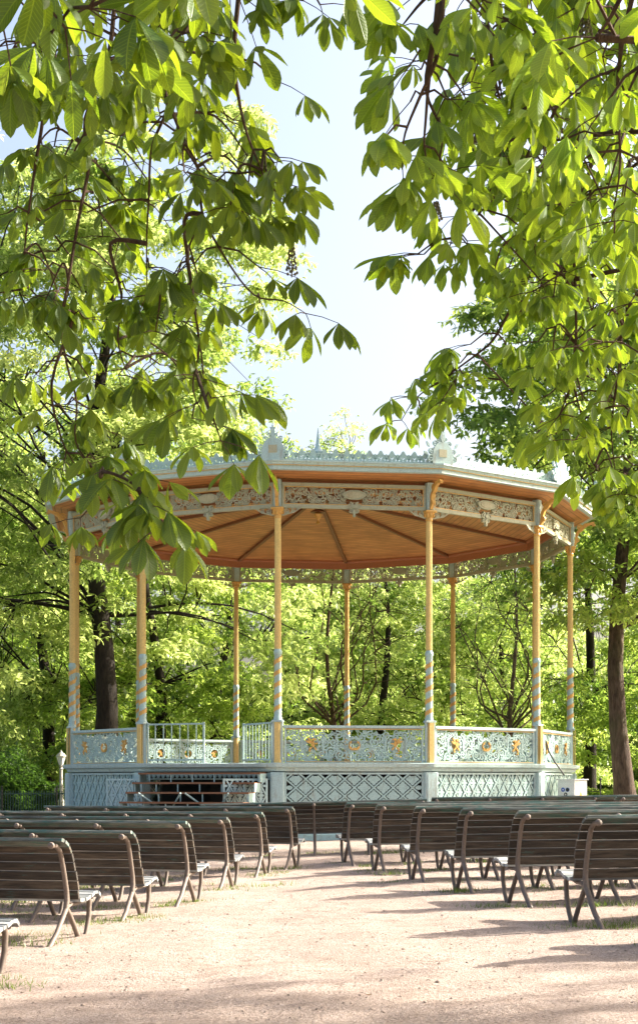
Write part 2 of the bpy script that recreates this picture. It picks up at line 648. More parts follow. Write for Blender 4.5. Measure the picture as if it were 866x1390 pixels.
# --- balustrade panel
BH = RAIL - SLAB - .13
meds = [(PW * .30, .02, .155), (0, 0, .13)]
bal = packed_scrolls(PW - .06, BH - .05, .028, .105, -.012, .012, 5, meds, .36)
for cx_ in (-PW * .30, 0, PW * .30):
    for k in range(12):
        a = 2 * PI * k / 12
        bal.petal(cx_ + .13 * math.cos(a), .02 + .13 * math.sin(a), a + 1.1, .085, .05, -.016, .016)
    pts = [(cx_ + .135 * math.cos(2 * PI * k / 20), .02 + .135 * math.sin(2 * PI * k / 20)) for k in range(21)]
    bal.ribbon(pts, .026, -.014, .014)
    if cx_:
        for s in (1, -1):          # broad C-scrolls embracing the outer medallions
            pts = [(cx_ + s * (.27 - .05 * math.cos(3 * t)) * math.cos(t), .02 + .24 * math.sin(t)) for t in [(-1.1 + 2.2 * i / 14) for i in range(15)]]
            bal.ribbon(pts, [.012 + .03 * math.sin(PI * i / 14) for i in range(15)], -.018, .018)
balm = bal.build('balustrade_openwork', 'blue')
bal_me = balm.data
bpy.data.objects.remove(balm)
b = MB()
frame(b, -PW / 2, PW / 2, -BH / 2, BH / 2, .035, -.03, .03)
b.box(-PW / 2 - .02, PW / 2 + .02, -.065, .065, BH / 2 + .002, BH / 2 + .055)
b.m = 1
b.box(-PW / 2 + .035, PW / 2 - .035, -.036, -.030, BH / 2 - .03, BH / 2 - .012)
b.box(-PW / 2 + .035, PW / 2 - .035, -.036, -.030, -BH / 2 + .012, -BH / 2 + .026)
o = b.build('f', ['blue_pale', 'gold']); balf_me = o.data; bpy.data.objects.remove(o)
# gold ornaments: griffin-like beast at each side, wreath with mask in the middle
def gold_beast(s):
    b = MB()
    def P(x, z, a, l, w): b.petal(s * x, z, a if s > 0 else PI - a, l, w, -.045, -.012)
    P(.02, -.06, 1.75, .15, .085); P(.0, .06, 1.2, .07, .05); P(-.01, .02, 2.75, .15, .05); P(-.02, .05, 2.3, .13, .045)
    P(.03, -.05, -.9, .10, .035); P(-.01, -.05, -2.4, .10, .04); P(-.07, -.11, -1.2, .06, .03); P(.03, .0, .35, .09, .03)
    P(.04, .11, -.1, .05, .025)
    b.disc(s * .02, .105, .03, -.055, -.012, 8)
    o = b.build('g', 'gold', smooth=False); me = o.data; bpy.data.objects.remove(o); return me
def gold_mask():
    b = MB()
    for s in (1, -1):
        pts = [(s * (.03 + .085 * math.sin(t)), -.10 + .12 * (1 - math.cos(t)) * .8) for t in [i * PI * .8 / 10 for i in range(11)]]
        b.ribbon(pts, [.03 - .0022 * i for i in range(11)], -.045, -.014)
        b.petal(s * .05, -.075, s * .6 if s > 0 else PI - .6, .08, .035, -.05, -.014)
        b.petal(s * .09, .02, PI / 2 + s * .4, .07, .03, -.05, -.014)
    b.disc(0, -.085, .032, -.055, -.014, 9)
    o = b.build('g', 'gold'); me = o.data; bpy.data.objects.remove(o); return me
G_L, G_R, G_M = gold_beast(1), gold_beast(-1), gold_mask()

# --- lattice panel of the base
LZ0, LZ1 = .18, 1.43
LW, LH = PW, LZ1 - LZ0
def lattice(w, h, nx, dh, bar=.034, y0=-.015, y1=.015, inner=True):
    b = MB()
    dw = w / nx
    ny = int(h / dh) + 2
    sl = dh / dw
    def clipline(x0, s):          # z = s*sl*(x-x0) - h/2
        pts = []
        for z in (-h / 2, h / 2):
            pts.append((x0 + s * (z + h / 2) / sl, z))
        (xa, za), (xb, zb) = pts
        if xa > xb:
            xa, za, xb, zb = xb, zb, xa, za
        def zat(x): return za + (zb - za) * (x - xa) / (xb - xa)
        ca, cb = max(xa, -w / 2), min(xb, w / 2)
        if cb - ca < .02:
            return None
        return (ca, zat(ca)), (cb, zat(cb))
    k0 = int(h / dh) + 2
    for s in (1, -1):
        for k in range(-k0, nx + k0 + 1):
            r = clipline(-w / 2 + k * dw, s)
            if r:
                b.ribbon([r[0], r[1]], bar, y0 - (.012 if s > 0 else .008), y1)
    if inner:
        for j in range(ny * 2):
            for i in range(-1, nx + 1):
                x = -w / 2 + dw * (i + .5 + (.5 if j % 2 else 0))
                z = -h / 2 + dh * .5 * (j + (1 if True else 0)) 
                # diamond centres sit at half steps
                if j % 2 == 0:
                    cx_, cz_ = -w / 2 + dw * (i + .5), -h / 2 + dh * (j / 2)
                else:
                    cx_, cz_ = -w / 2 + dw * i, -h / 2 + dh * (j / 2)
                for a, l, ww in ((0, dw * .36, dw * .24), (PI, dw * .36, dw * .24), (PI / 2, dh * .38, dw * .26), (-PI / 2, dh * .38, dw * .26)):
                    ex, ez = cx_ + math.cos(a) * l * .6, cz_ + math.sin(a) * l * .6
                    if abs(ex) < w / 2 - l * .45 and abs(ez) < h / 2 - l * .45:
                        b.petal(cx_, cz_, a, l, ww, y0 + .004, y1 - .004)
                if abs(cx_) < w / 2 - dw * .17 and abs(cz_) < h / 2 - dw * .17:
                    b.disc(cx_, cz_, dw * .17, y0 + .002, y1 - .002, 8)
                    for a in (PI / 4, 3 * PI / 4, 5 * PI / 4, 7 * PI / 4):
                        b.disc(cx_ + dw * .2 * math.cos(a), cz_ + dh * .2 * math.sin(a), dw * .075, y0 + .003, y1 - .003, 6)
    return b
def grab(b, mats, smooth=False):
    o = b.build('tmp', mats, smooth=smooth); me = o.data; bpy.data.objects.remove(o); return me
lat_me = grab(lattice(LW - .06, LH - .06, 7, .36), 'blue')
latn_me = grab(lattice(LW - .06, LH - .06, 11, .40, .028), 'blue')
b = MB(); frame(b, -LW / 2, LW / 2, -LH / 2, LH / 2, .04, -.03, .02)
latf_me = grab(b, 'blue_pale')

# --- frieze panel
FZ0, FZ1 = 7.01, 7.54
FRW = FW - .16
b = packed_scrolls(FRW - .1, .37, .022, .085, -.010, .010, 12, [(0, 0, .2)], .33, 1100)
fr_me = grab(b, 'green_grey')
b = MB()
b.box(-FRW / 2, FRW / 2, -.045, .045, -.265, -.19)
b.box(-FRW / 2, FRW / 2, -.06, .05, .188, .262)
b.box(-FRW / 2, -FRW / 2 + .05, -.035, .035, -.19, .188)
b.box(FRW / 2 - .05, FRW / 2, -.035, .035, -.19, .188)
b.m = 1
b.box(-FRW / 2 + .05, FRW / 2 - .05, -.04, -.03, -.19, -.175)
b.box(-FRW / 2 + .05, FRW / 2 - .05, -.04, -.03, .172, .188)
b.box(-FRW / 2 + .05, -FRW / 2 + .065, -.04, -.03, -.175, .172)
b.box(FRW / 2 - .065, FRW / 2 - .05, -.04, -.03, -.175, .172)
frf_me = grab(b, ['green_grey', 'gold'])
b = MB()          # cartouche with pendant
P = [(.23 * math.cos(t) * (1 + .10 * math.cos(4 * t)), .03 + .115 * math.sin(t) * (1 + .12 * math.cos(2 * t))) for t in [2 * PI * i / 28 for i in range(28)]]
b.plate(P, -.07, -.012)
P2 = [(x * .72, .03 + (z - .03) * .66) for x, z in P]
b.m = 1
b.plate(P2, -.085, -.071)
b.m = 0
for s in (1, -1):
    b.spiral(s * .24, .06, .06, 1.3, 0 if s > 0 else PI, s, .4, -.06, -.012)
    b.spiral(s * .22, -.06, .05, 1.3, 0 if s > 0 else PI, -s, .4, -.06, -.012)
    b.spiral(s * .09, -.20, .075, 1.4, PI / 2, s, .4, -.06, .01)
    b.spiral(s * .07, -.31, .05, 1.4, PI / 2, s, .45, -.06, .01)
    b.petal(s * .02, -.13, -PI / 2 + s * .5, .16, .05, -.065, 0)
b.disc(0, -.22, .04, -.08, 0)
b.petal(0, -.27, -PI / 2, .14, .07, -.07, 0)
b.disc(0, -.41, .03, -.065, 0, 8)
car_me = grab(b, ['green_grey', 'cream'])

# --- cresting on the eave: repeated palmettes
RE = 6.86
EW = 2 * RE * math.sin(A30 / 2)
b = MB()
nmot = 15
b.box(-EW / 2, EW / 2, -.02, .02, 0, .025)
for i in range(nmot):
    x = -EW / 2 + EW * (i + .5) / nmot
    s_ = EW / nmot
    pts = [(x + s_ * .30 * math.cos(t), .07 + s_ * .27 * math.sin(t)) for t in [2 * PI * k / 12 for k in range(13)]]
    b.ribbon(pts, .022, -.01, .01)
    b.petal(x, .07, PI / 2, .13, .11, -.014, .014)
    b.disc(x - s_ * .28, .10, .035, -.012, .012, 7)
    b.disc(x + s_ * .28, .10, .035, -.012, .012, 7)
    b.petal(x, .04, PI / 2 + 1.2, .11, .05, -.011, .011)
    b.petal(x, .04, PI / 2 - 1.2, .11, .05, -.011, .011)
    b.petal(x, .10, PI / 2 + .9, .075, .035, -.012, .012)
    b.petal(x, .10, PI / 2 - .9, .075, .035, -.012, .012)
    b.disc(x + s_ / 2, .05, .028, -.012, .012, 7)
    b.petal(x + s_ / 2, .05, PI / 2, .095, .075, -.012, .012)
crest_me = grab(b, 'blue')
b = MB()          # corner finial
body = [(.23, 0), (.23, .20), (.20, .33), (.12, .42), (.05, .46)]
b.plate(body + [(-x, z) for x, z in body[::-1]], -.035, .035)
for s in (1, -1):
    b.spiral(s * .27, .10, .085, 1.4, PI if s > 0 else 0, -s, .36, -.03, .03)
    b.spiral(s * .25, .27, .075, 1.4, PI if s > 0 else 0, s, .36, -.03, .03)
    b.spiral(s * .16, .42, .065, 1.4, PI if s > 0 else 0, -s, .36, -.03, .03)
    b.spiral(s * .07, .52, .05, 1.3, PI if s > 0 else 0, s, .4, -.03, .03)
    b.petal(s * .30, .34, PI / 2 - s * .5, .13, .05, -.025, .025)
    b.petal(s * .33, .17, PI / 2 - s * .9, .12, .05, -.025, .025)
b.petal(0, .44, PI / 2, .26, .11, -.04, .04)
b.petal(0, .60, PI / 2 + .7, .10, .04, -.03, .03)
b.petal(0, .60, PI / 2 - .7, .10, .04, -.03, .03)
b.lathe([(.012, .66), (.03, .70), (.012, .74), (.004, .80)], 8)
b.m = 1
b.plate([(-.09, .14), (.09, .14), (.09, .30), (-.09, .30)], -.045, -.036)
fin_me = grab(b, ['blue_pale', 'cream'])

# --- column
col_prof = [(.105, 0), (.105, .05), (.085, .09), (.078, .86), (.095, .88), (.095, .93), (.08, .97), (.074, 2.28), (.09, 2.30), (.09, 2.35), (.064, 2.40)]
b = MB()
b.lathe([(r, z + SLAB) for r, z in col_prof[:4]], 16)
low_me = grab(b, 'yellow', True)
b = MB()
b.lathe([(r, z + SLAB) for r, z in col_prof[4:]], 16)
mid_me = grab(b, 'blue', True)
b = MB()
for ph in (0,):
    n = 150
    vs, fs = [], []
    z0, z1 = RAIL + .12, RAIL + 1.40
    for i in range(n + 1):
        t = i / n
        a = t * 2 * PI * 5.2
        z = z0 + (z1 - z0) * t
        for dz in (-.045, .045):
            for r in (.070, .088):
                vs.append((r * math.cos(a), r * math.sin(a), z + dz + .012 * math.sin(i * 1.9)))
    for i in range(n):
        o_ = i * 4
        for a_, c_ in ((1, 3), (3, 2), (0, 1)):
            fs.append((o_ + a_, o_ + 4 + a_, o_ + 4 + c_, o_ + c_))
    b.add(vs, fs)
hel_me = grab(b, 'gold')
b = MB()          # fluted upper shaft
vs, fs = [], []
nz, nf = 8, 32
for i in range(nz + 1):
    z = SLAB + 2.40 + (6.84 - SLAB - 2.40) * i / nz
    for k in range(nf):
        r = (.071 if k % 2 else .063) - .006 * i / nz
        vs.append((r * math.cos(2 * PI * k / nf), r * math.sin(2 * PI * k / nf), z))
for i in range(nz):
    for k in range(nf):
        fs.append((i * nf + k, i * nf + (k + 1) % nf, (i + 1) * nf + (k + 1) % nf, (i + 1) * nf + k))
b.add(vs, fs)
sh_me = grab(b, 'yellow')
b = MB()
b.lathe([(.066, 6.78), (.078, 6.80), (.078, 6.83), (.068, 6.85), (.085, 6.90), (.125, 6.955), (.12, 6.965)], 16)
for k in range(8):
    a = 2 * PI * k / 8
    b.lathe([(.012, 6.86), (.026, 6.90), (.02, 6.94), (.008, 6.95)], 6, (.098 * math.cos(a), .098 * math.sin(a)))
b.box(-.13, .13, -.13, .13, 6.965, 7.008, bev=.012)
cap_me = grab(b, 'gold', True)
b = MB()          # pilaster in the frieze over the column
b.box(-.075, .075, -.09, .08, 7.012, 7.60, bev=.015)
b.box(-.055, .055, -.098, -.09, 7.08, 7.50)
pil_me = grab(b, 'blue_pale')
b = MB()          # gilded bracket: scroll rising outward under the eave
T = Matrix.Rotation(PI / 2, 4, 'Z')
br = MB()
pts = [(.10, 7.03), (.14, 7.12), (.15, 7.24), (.19, 7.36), (.28, 7.46), (.42, 7.54), (.58, 7.585)]
br.ribbon(pts, [.05, .07, .06, .07, .075, .07, .05], -.035, .035)
br.spiral(.17, 7.17, .06, 1.4, PI, 1, .4, -.03, .03)
br.spiral(.23, 7.47, .075, 1.4, 0, 1, .4, -.03, .03)
br.spiral(.36, 7.52, .05, 1.4, 0, 1, .4, -.03, .03)
br.spiral(.56, 7.545, .045, 1.4, 0, -1, .4, -.03, .03)
br.petal(.12, 7.26, 1.0, .16, .06, -.04, .04)
br.petal(.24, 7.36, .9, .18, .06, -.04, .04)
b.add([(p[1], -p[0], p[2]) for p in br.v], [f for f in br.f])
brk_me = grab(b, 'gold')
b = MB()          # small openwork brackets either side of the capital
for s in (1, -1):
    b.spiral(s * .20, 6.93, .065, 1.5, PI / 2, s, .32, -.012, .012)
    b.spiral(s * .33, 6.95, .048, 1.5, PI / 2, s, .34, -.012, .012)
    b.spiral(s * .42, 6.97, .03, 1.4, PI / 2, s, .4, -.012, .012)
    b.petal(s * .13, 6.86, .6 if s > 0 else PI - .6, .12, .04, -.012, .012)
    b.petal(s * .26, 6.89, .5 if s > 0 else PI - .5, .12, .035, -.012, .012)
    b.ribbon([(s * .10, 6.84), (s * .2, 6.87), (s * .34, 6.90), (s * .47, 6.99)], .018, -.010, .010)
b.box(-.14, .14, -.01, .01, 6.85, 6.865)
sb_me = grab(b, 'green_grey')

for k in range(12):
    th = vth(k)
    c = place(band, 'column', sh_me, pol(R, th), th)
    place(c, 'column_foot', low_me, (0, 0, 0)); place(c, 'painted_shaft', mid_me, (0, 0, 0))
    place(c, 'spiral_band', hel_me, (0, 0, 0), k * 1.3); place(c, 'capital', cap_me, (0, 0, 0))
    place(c, 'side_bracket', sb_me, (0, 0, 0))
    p = place(band, 'frieze_pilaster', pil_me, pol(R, th), th)
    place(p, 'gilded_bracket', brk_me, (0, 0, 0))
# base pilasters: boxes at the vertices turned to the corner direction
b = MB()
b.box(-.15, .15, -.12, .12, -.1, 1.438, bev=.02)
b.box(-.10, .10, -.135, -.12, .2, 1.38)
b.box(-.155, .155, -.15, -.0, .0, .18)
bp_me = grab(b, 'blue_pale')
b = MB()
b.box(-.115, -.055, -.03, .03, SLAB + .006, RAIL, bev=.006)
b.box(.055, .115, -.03, .03, SLAB + .006, RAIL, bev=.006)
b.box(-.12, .12, -.08, .08, RAIL + .001, RAIL + .045, bev=.01)
b.m = 1
b.box(-.054, .054, -.10, -.075, SLAB + .006, RAIL - .002)
np_me = grab(b, ['blue_pale', 'yellow'])
for k in range(12):
    th = vth(k)
    place(band, 'base_pilaster', bp_me, pol(R + .02, th), th)
    place(band, 'newel', np_me, pol(R + .03, th), th)
AR = R * AP
for k in range(12):
    th = vth(k) + A30 / 2          # facet between vertex k and k+1
    fz = place(band, 'frieze', frf_me, pol(AR, th, 7.275), th)
    place(fz, 'openwork', fr_me, (0, 0, 0))
    place(fz, 'cartouche', car_me, (0, 0, 0))
    place(band, 'cresting', crest_me, pol(RE * AP, th, 7.89), th).scale = (1, 1, 1.25)
    if k == 11:
        continue                    # the stair opening
    f = place(band, 'balustrade', balf_me, pol(AR + .03, th, SLAB + .01 + BH / 2), th)
    place(f, 'openwork', bal_me, (0, 0, 0))
    if True:
        place(f, 'gilded_beast', G_L, (-PW * .30, 0, .02)); place(f, 'gilded_beast', G_R, (PW * .30, 0, .02))
        place(f, 'gilded_wreath', G_M, (0, 0, .01))
    l = place(band, 'base_lattice', latf_me, pol(AR + .06, th, (LZ0 + LZ1) / 2), th)
    place(l, 'openwork', lat_me if k in (0, 2, 4, 5, 6, 7, 8) else latn_me, (0, 0, 0))
for k in range(12):
    place(band, 'corner_finial', fin_me, pol(RE, vth(k), 7.89), vth(k))

# roof, gutter, soffit, ceiling
b = MB()
ring_band(b, [(RE - .05, 7.70), (RE, 7.705), (RE, 7.785), (RE + .03, 7.80), (RE + .05, 7.845), (RE + .08, 7.86), (RE + .08, 7.89), (RE - .12, 7.89), (RE - .12, 7.70)])
g_ = b.build('gutter', 'blue_pale', band)
b = MB()
ring_band(b, [(RE + .004, 7.787), (RE + .034, 7.787), (RE + .034, 7.797), (RE + .004, 7.797)])
b.build('gilded_line', 'gold', g_)
def plank_faces(name, prof, m, par, nsub=1):
    me = bpy.data.meshes.new(name)
    vs, fs, uvs = [], [], []
    for k in range(12):
        a, c = vth(k), vth(k + 1)
        for i in range(len(prof) - 1):
            (r0, z0), (r1, z1) = prof[i], prof[i + 1]
            o_ = len(vs)
            vs += [pol(r0, a, z0), pol(r0, c, z0), pol(r1, c, z1), pol(r1, a, z1)]
            fs.append((o_, o_ + 1, o_ + 2, o_ + 3))
            h0, h1 = r0 * math.sin(A30 / 2), r1 * math.sin(A30 / 2)
            uvs += [(-h0 + 9 * k, r0 * AP), (h0 + 9 * k, r0 * AP), (h1 + 9 * k, r1 * AP), (-h1 + 9 * k, r1 * AP)]
    me.from_pydata(vs, [], fs)
    uvl = me.uv_layers.new(name='UVMap')
    uvl.data.foreach_set('uv', [c for u in uvs for c in u])
    me.materials.append(M[m])
    return link(name, me, par)
APX = 8.42
plank_faces('ceiling', [(6.15, 7.62), (.02, APX)], 'ceiling', band)
plank_faces('soffit', [(RE - .06, 7.71), (R - .12, 7.62)], 'ceiling', band)
b = MB()
ring_band(b, [(6.02, 7.40), (6.10, 7.40), (6.13, 7.44), (6.13, 7.66), (5.96, 7.66), (5.96, 7.60), (6.0, 7.56)])
b.build('ceiling_ring_beam', 'red', band)
for k in range(12):
    th = vth(k)
    b = MB()
    p0, p1 = Vector(pol(6.0, th, 7.615)), Vector(pol(.15, th, APX - .04))
    d = Vector((math.cos(th), math.sin(th), 0)) * .045
    up_ = Vector((0, 0, .05))
    vs = [p0 - d - up_, p0 + d - up_, p0 + d + up_ * .4, p0 - d + up_ * .4, p1 - d - up_, p1 + d - up_, p1 + d + up_ * .4, p1 - d + up_ * .4]
    b.add(vs, [(0, 1, 2, 3), (7, 6, 5, 4), (0, 4, 5, 1), (1, 5, 6, 2), (3, 2, 6, 7), (0, 3, 7, 4)])
    b.build('ceiling_rib', 'rib', band)
b = MB()
prof = [(RE - .1, 7.88), (RE - .12, 7.93), (3.5, 8.65), (.3, 9.28)]
ring_band(b, prof, False)
rf = b.build('roof', 'roofing', band)
b = MB()
b.lathe([(.30, 9.25), (.26, 9.38), (.17, 9.46), (.19, 9.50), (.10, 9.58), (.06, 9.66), (.035, 9.85), (.006, 10.12)], 14)
b.build('spire', 'blue_pale', rf, smooth=True)

# gates, bars
def bars(w, h, n, name, loc, rz, par):
    b = MB()
    b.box(0, w, -.018, .018, h - .035, h)
    b.box(0, w, -.018, .018, .05, .085)
    for x in (0, w - .035):
        b.box(x, x + .035, -.022, .022, 0, h + .015)
    for i in range(1, n + 1):
        x = w * i / (n + 1)
        b.tube([(x, 0, .08), (x, 0, h - .03)], .013, 6)
    return b.build(name, 'blue', par, loc, rz)
thS = vth(-1) + A30 / 2
def facet_pt(u, off, z):
    """u along the facet from its middle, off outwards"""
    p = Vector(pol(AR + off, thS, z)) + Vector((math.cos(thS), math.sin(thS), 0)) * u
    return tuple(p)
bars(1.42, .86, 6, 'gate', facet_pt(-FW / 2 + .13, .03, SLAB + .01), thS - .03, band)
# right gate stands open inwards
bars(1.42, .86, 8, 'gate', facet_pt(FW / 2 - .13, .0, SLAB + .01), thS + PI - math.radians(39), band)

# staircase: open iron treads leading down from the opening
b = MB()
n_st = 8
ris = (SLAB - .0) / n_st
st = MB()
SW = FW - .35
for i in range(1, n_st):
    z = SLAB - ris * i
    y = -.20 - .27 * (i - 1)
    st.m = 0
    st.box(-SW / 2, SW / 2, y - .30, y, z - .018, z)
    st.box(-SW / 2, SW / 2, y - .315, y - .302, z - .035, z + .004)
    st.m = 1
    n = 5
    for q in range(n + 1):
        x = -SW / 2 + SW * (q + (.5 if i % 2 else .1)) / (n + .6)
        if x < SW / 2 - .03:
            st.box(x, x + .022, y - .298, y - .28, z - ris + .002, z - .036)
    st.box(-SW / 2, -SW / 2 + .03, y - .30, y - .02, z - ris, z - .019)
    st.box(SW / 2 - .03, SW / 2, y - .30, y - .02, z - ris, z - .019)
st.m = 1
for s in (-.55, .55):
    st.tube([(s - .5, -.4, .1), (s + .5, -1.2, 1.0)], .02, 6)
    st.tube([(s + .5, -.4, .1), (s - .5, -1.2, 1.0)], .02, 6)
st.build('staircase', ['rib', 'blue'], band, pol(AR, thS, 0), thS)
# edge beam with fretwork under the floor at the opening
eb = MB()
eb.box(-PW / 2, PW / 2, -.02, .02, -.15, -.12)
for i in range(26):
    x = -PW / 2 + PW * (i + .5) / 26
    eb.petal(x, .0, -PI / 2, .12, .09, -.012, .012)
    eb.disc(x + PW / 52, -.03, .022, -.012, .012, 7)
eb.build('fretwork_beam', 'blue', band, pol(AR + .05, thS, 1.43), thS)
# the two open lattice doors of the stair recess
def stair_door(name, loc, rz, s):
    w, h = .95, 1.18
    d = lattice(w - .06, h - .06, 4, .40, .03)
    frame(d, -w / 2, w / 2, -h / 2, h / 2, .04, -.02, .02)
    d.v = [(x + s * w / 2, y, z + h / 2 + .12) for x, y, z in d.v]
    return d.build(name, 'blue_pale', band, loc, rz)
stair_door('stair_door', facet_pt(-FW / 2 + .16, .30, 0), thS - .10 + PI * 0, -1)
stair_door('stair_door', facet_pt(FW / 2 - .10, .30, 0), thS + math.radians(38), -1)

# pendant lamp under the ceiling
t = empty('pendant_lamp', (0, DC, 7.70))
tag(t, 'small brass lantern hanging from the centre of the wooden ceiling', 'lamp')
b = MB(); b.lathe([(.012, .40), (.012, .74)], 8); b.lathe([(.05, .70), (.07, .73), (.02, .745)], 12); b.build('rod', 'rib', t)
b = MB(); b.lathe([(.20, .30), (.19, .32), (.10, .37), (.04, .42), (.02, .43)], 16); b.build('lamp_shade', 'rib', t, smooth=True)
b = MB(); b.lathe([(.02, .0), (.05, .02), (.05, .05), (.025, .08), (.03, .12), (.09, .20), (.10, .26), (.05, .299)], 12); b.build('lantern', 'gold', t, smooth=True)

# ------------------------------------------------------------------ electrical cabinet
cab = empty('electrical_cabinet', (5.90, 34.9, -.09), math.radians(-40))
tag(cab, 'white metal electrical cabinet with warning stickers standing beside the bandstand', 'cabinet')
b = MB()
b.box(-.34, .10, -.18, .40, .08, 1.36, bev=.012)
b.box(-.37, .13, -.21, .43, 1.361, 1.385, bev=.01)
b.box(-.30, .06, -.14, .36, -.05, .079)
b.build('housing', 'white', cab)
b = MB(); b.box(-.30, .06, -.19, -.181, .16, 1.30); b.m = 1; b.box(.02, .035, -.20, -.191, .68, .78)
b.build('door', ['white', 'black'], cab)
def discxz(b, x, z, r, y, dy=.004, n=18):
    b.disc(x, z, r, y - dy, y, n)
b = MB(); b.m = 0
discxz(b, -.19, 1.14, .05, -.191); discxz(b, -.07, 1.14, .05, -.191)
b.m = 1
discxz(b, -.07, 1.14, .042, -.1955, .002); discxz(b, -.12, 1.03, .045, -.191)
b.m = 2
discxz(b, -.19, 1.14, .016, -.1955, .002); discxz(b, -.12, 1.03, .018, -.1955, .002)
b.m = 3
discxz(b, -.17, .70, .05, -.191)
b.m = 1
b.box(-.20, -.14, -.1965, -.1955, .69, .71)
b.build('safety_sticker', ['sign_blue', 'black', 'white', 'sign_red'], cab)
b = MB()
T = Matrix.Translation((.1035, .11, .98)) @ Matrix.Rotation(PI / 2, 4, 'Z')
b.plate([(-.10, -.10), (.10, -.10), (0, .15)], -.0015, .003, T); b.m = 1
b.plate([(-.012, -.05), (.015, 0), (.003, .0), (.012, .06), (-.016, .01), (-.004, .01)], -.004, -.002, T)
b.box(-.09, -.03, -.0, .003, -.12, -.07, Matrix.Translation((.1035, .02, .98)) @ Matrix.Rotation(PI / 2, 4, 'Z'))
b.build('warning_triangle', ['sign_yellow', 'black'], cab)
b = MB()
b.tube([(5.68, 35.0, 1.38), (5.60, 34.98, 1.50), (5.45, 34.9, 1.68), (5.28, 34.7, 1.92), (5.20, 34.6, 2.15)], .018, 6)
tag(b.build('power_cable', 'cable'), 'thin black cable rising from the white cabinet to the railing', 'cable')

# ------------------------------------------------------------------ benches
def bz(t):          # back profile: (forward, height)
    P = [(.47, .37), (.43, .50), (.385, .62), (.335, .73), (.265, .82), (.175, .865)]
    return P
NS = 7
BR = random.Random(77)
def slat(b, p0, p1, th, x0, x1):
    """board spanning profile points p0-p1 along x"""
    d = Vector((0, p1[0] - p0[0], p1[1] - p0[1]))
    d.normalize()
    n = Vector((0, d.z, -d.y))         # forward/up face
    g = .004
    a = Vector((0, p0[0], p0[1])) + d * g
    c = Vector((0, p1[0], p1[1])) - d * g
    q = [a, c, c + n * th, a + n * th]
    e = .004
    pr = [a + d * e, c - d * e, c + n * e, c + n * (th - e), c - d * e + n * th, a + d * e + n * th, a + n * (th - e), a + n * e]
    vs = [(x0, p.y, p.z) for p in pr] + [(x1, p.y, p.z) for p in pr]
    k = len(pr)
    b.tn += [BR.random()] * (k + 2)
    b.add(vs, [tuple(range(k))[::-1], tuple(range(k, 2 * k))] + [(i, (i + 1) % k, k + (i + 1) % k, k + i) for i in range(k)])
LB = 3.6
def resample(P, n):
    P = [Vector((p[0], p[1])) for p in P]
    L = [0]
    for i in range(len(P) - 1):
        L.append(L[-1] + (P[i + 1] - P[i]).length)
    out = []
    for k in range(n + 1):
        s = L[-1] * k / n
        i = max(j for j in range(len(L)) if L[j] <= s + 1e-9)
        i = min(i, len(P) - 2)
        out.append(P[i].lerp(P[i + 1], (s - L[i]) / (L[i + 1] - L[i])))
    return out
def make_bench(side=1, variant=0):
    """local: x from 0 (end at the aisle) to side*LB, y forward to the bandstand, z up; origin under the rear foot of the end support"""
    o = empty('bench', (0, 0, 0))
    xa, xb = (-.075, LB + .075)
    r_ = random.Random(variant)
    b = MB()
    pts = resample(bz(0), NS)
    for i in range(NS):
        j = r_.uniform(-.006, .006)
        b.m = 0 if i < NS - 1 else 1
        slat(b, pts[i], pts[i + 1], .026, xa + j, xb + j)
    b.m = 1
    slat(b, (.165, .866), (.10, .878), .030, xa, xb)
    b.m = 0
    o_bk = b.build('backrest', ['bench_wood', 'bench_top'], o)
    b = MB()
    sp_ = resample([(.50, .385), (.60, .375), (.72, .395), (.82, .425), (.90, .425), (.95, .385)], 8)
    for i in range(8):
        j = r_.uniform(-.006, .006)
        p0, p1 = sp_[8 - i - 1], sp_[8 - i]
        slat(b, (p1[0], p1[1]), (p0[0], p0[1]), -.026, xa + j, xb + j)
    b.build('seat', 'bench_seat', o)
    # shared support mesh pieces
    if 'post' not in SUP:
        p = MB()
        p.tube([(0, .36, .30), (0, .385, .38), (0, .375, .46), (0, .335, .58), (0, .29, .70), (0, .245, .79), (0, .17, .835), (0, .08, .845)], [.024, .024, .022, .021, .021, .021, .02, .018], 10)
        p.lathe([(.008, -.03), (.026, -.018), (.03, 0), (.026, .018), (.008, .03)], 10, T=Matrix.Translation((0, .07, .845)) @ Matrix.Rotation(PI / 2, 4, 'X'))
        p.tube([(0, .36, .31), (0, .46, .335), (0, .60, .335), (0, .76, .37), (0, .88, .385), (0, .925, .36)], .018, 8)
        SUP['post'] = grab(p, 'bench_iron', True)
        q = MB(); q.tube([(0, .37, .31), (0, .31, .25), (0, .18, .12), (0, .0, -.0), (0, -.07, -.09)], [.024, .023, .022, .023, .023], 10); SUP['rear'] = grab(q, 'bench_iron', True)
        q = MB(); q.tube([(0, .37, .31), (0, .44, .25), (0, .56, .12), (0, .66, 0.0), (0, .70, -.09)], [.024, .023, .022, .023, .023], 10); SUP['diag'] = grab(q, 'bench_iron', True)
        q = MB(); q.tube([(0, .84, .375), (0, .865, .32), (0, .855, .20), (0, .80, .07), (0, .74, .0), (0, .70, -.085)], [.022, .022, .022, .021, .022, .022], 10); SUP['front'] = grab(q, 'bench_iron', True)
    for i in range(5):
        s = place(o, 'support', SUP['post'], (LB * i / 4, 0, 0))
        for k_ in ('rear', 'diag', 'front'):
            place(s, 'leg', SUP[k_], (0, 0, 0))
    return o
SUP = {}
proto = [make_bench(1, v) for v in range(3)]
ordn = ['nearest', 'second', 'third', 'fourth', 'fifth', 'sixth', 'seventh']
spots = []   # x of aisle end, y of rear foot, yaw, side, label, z offset
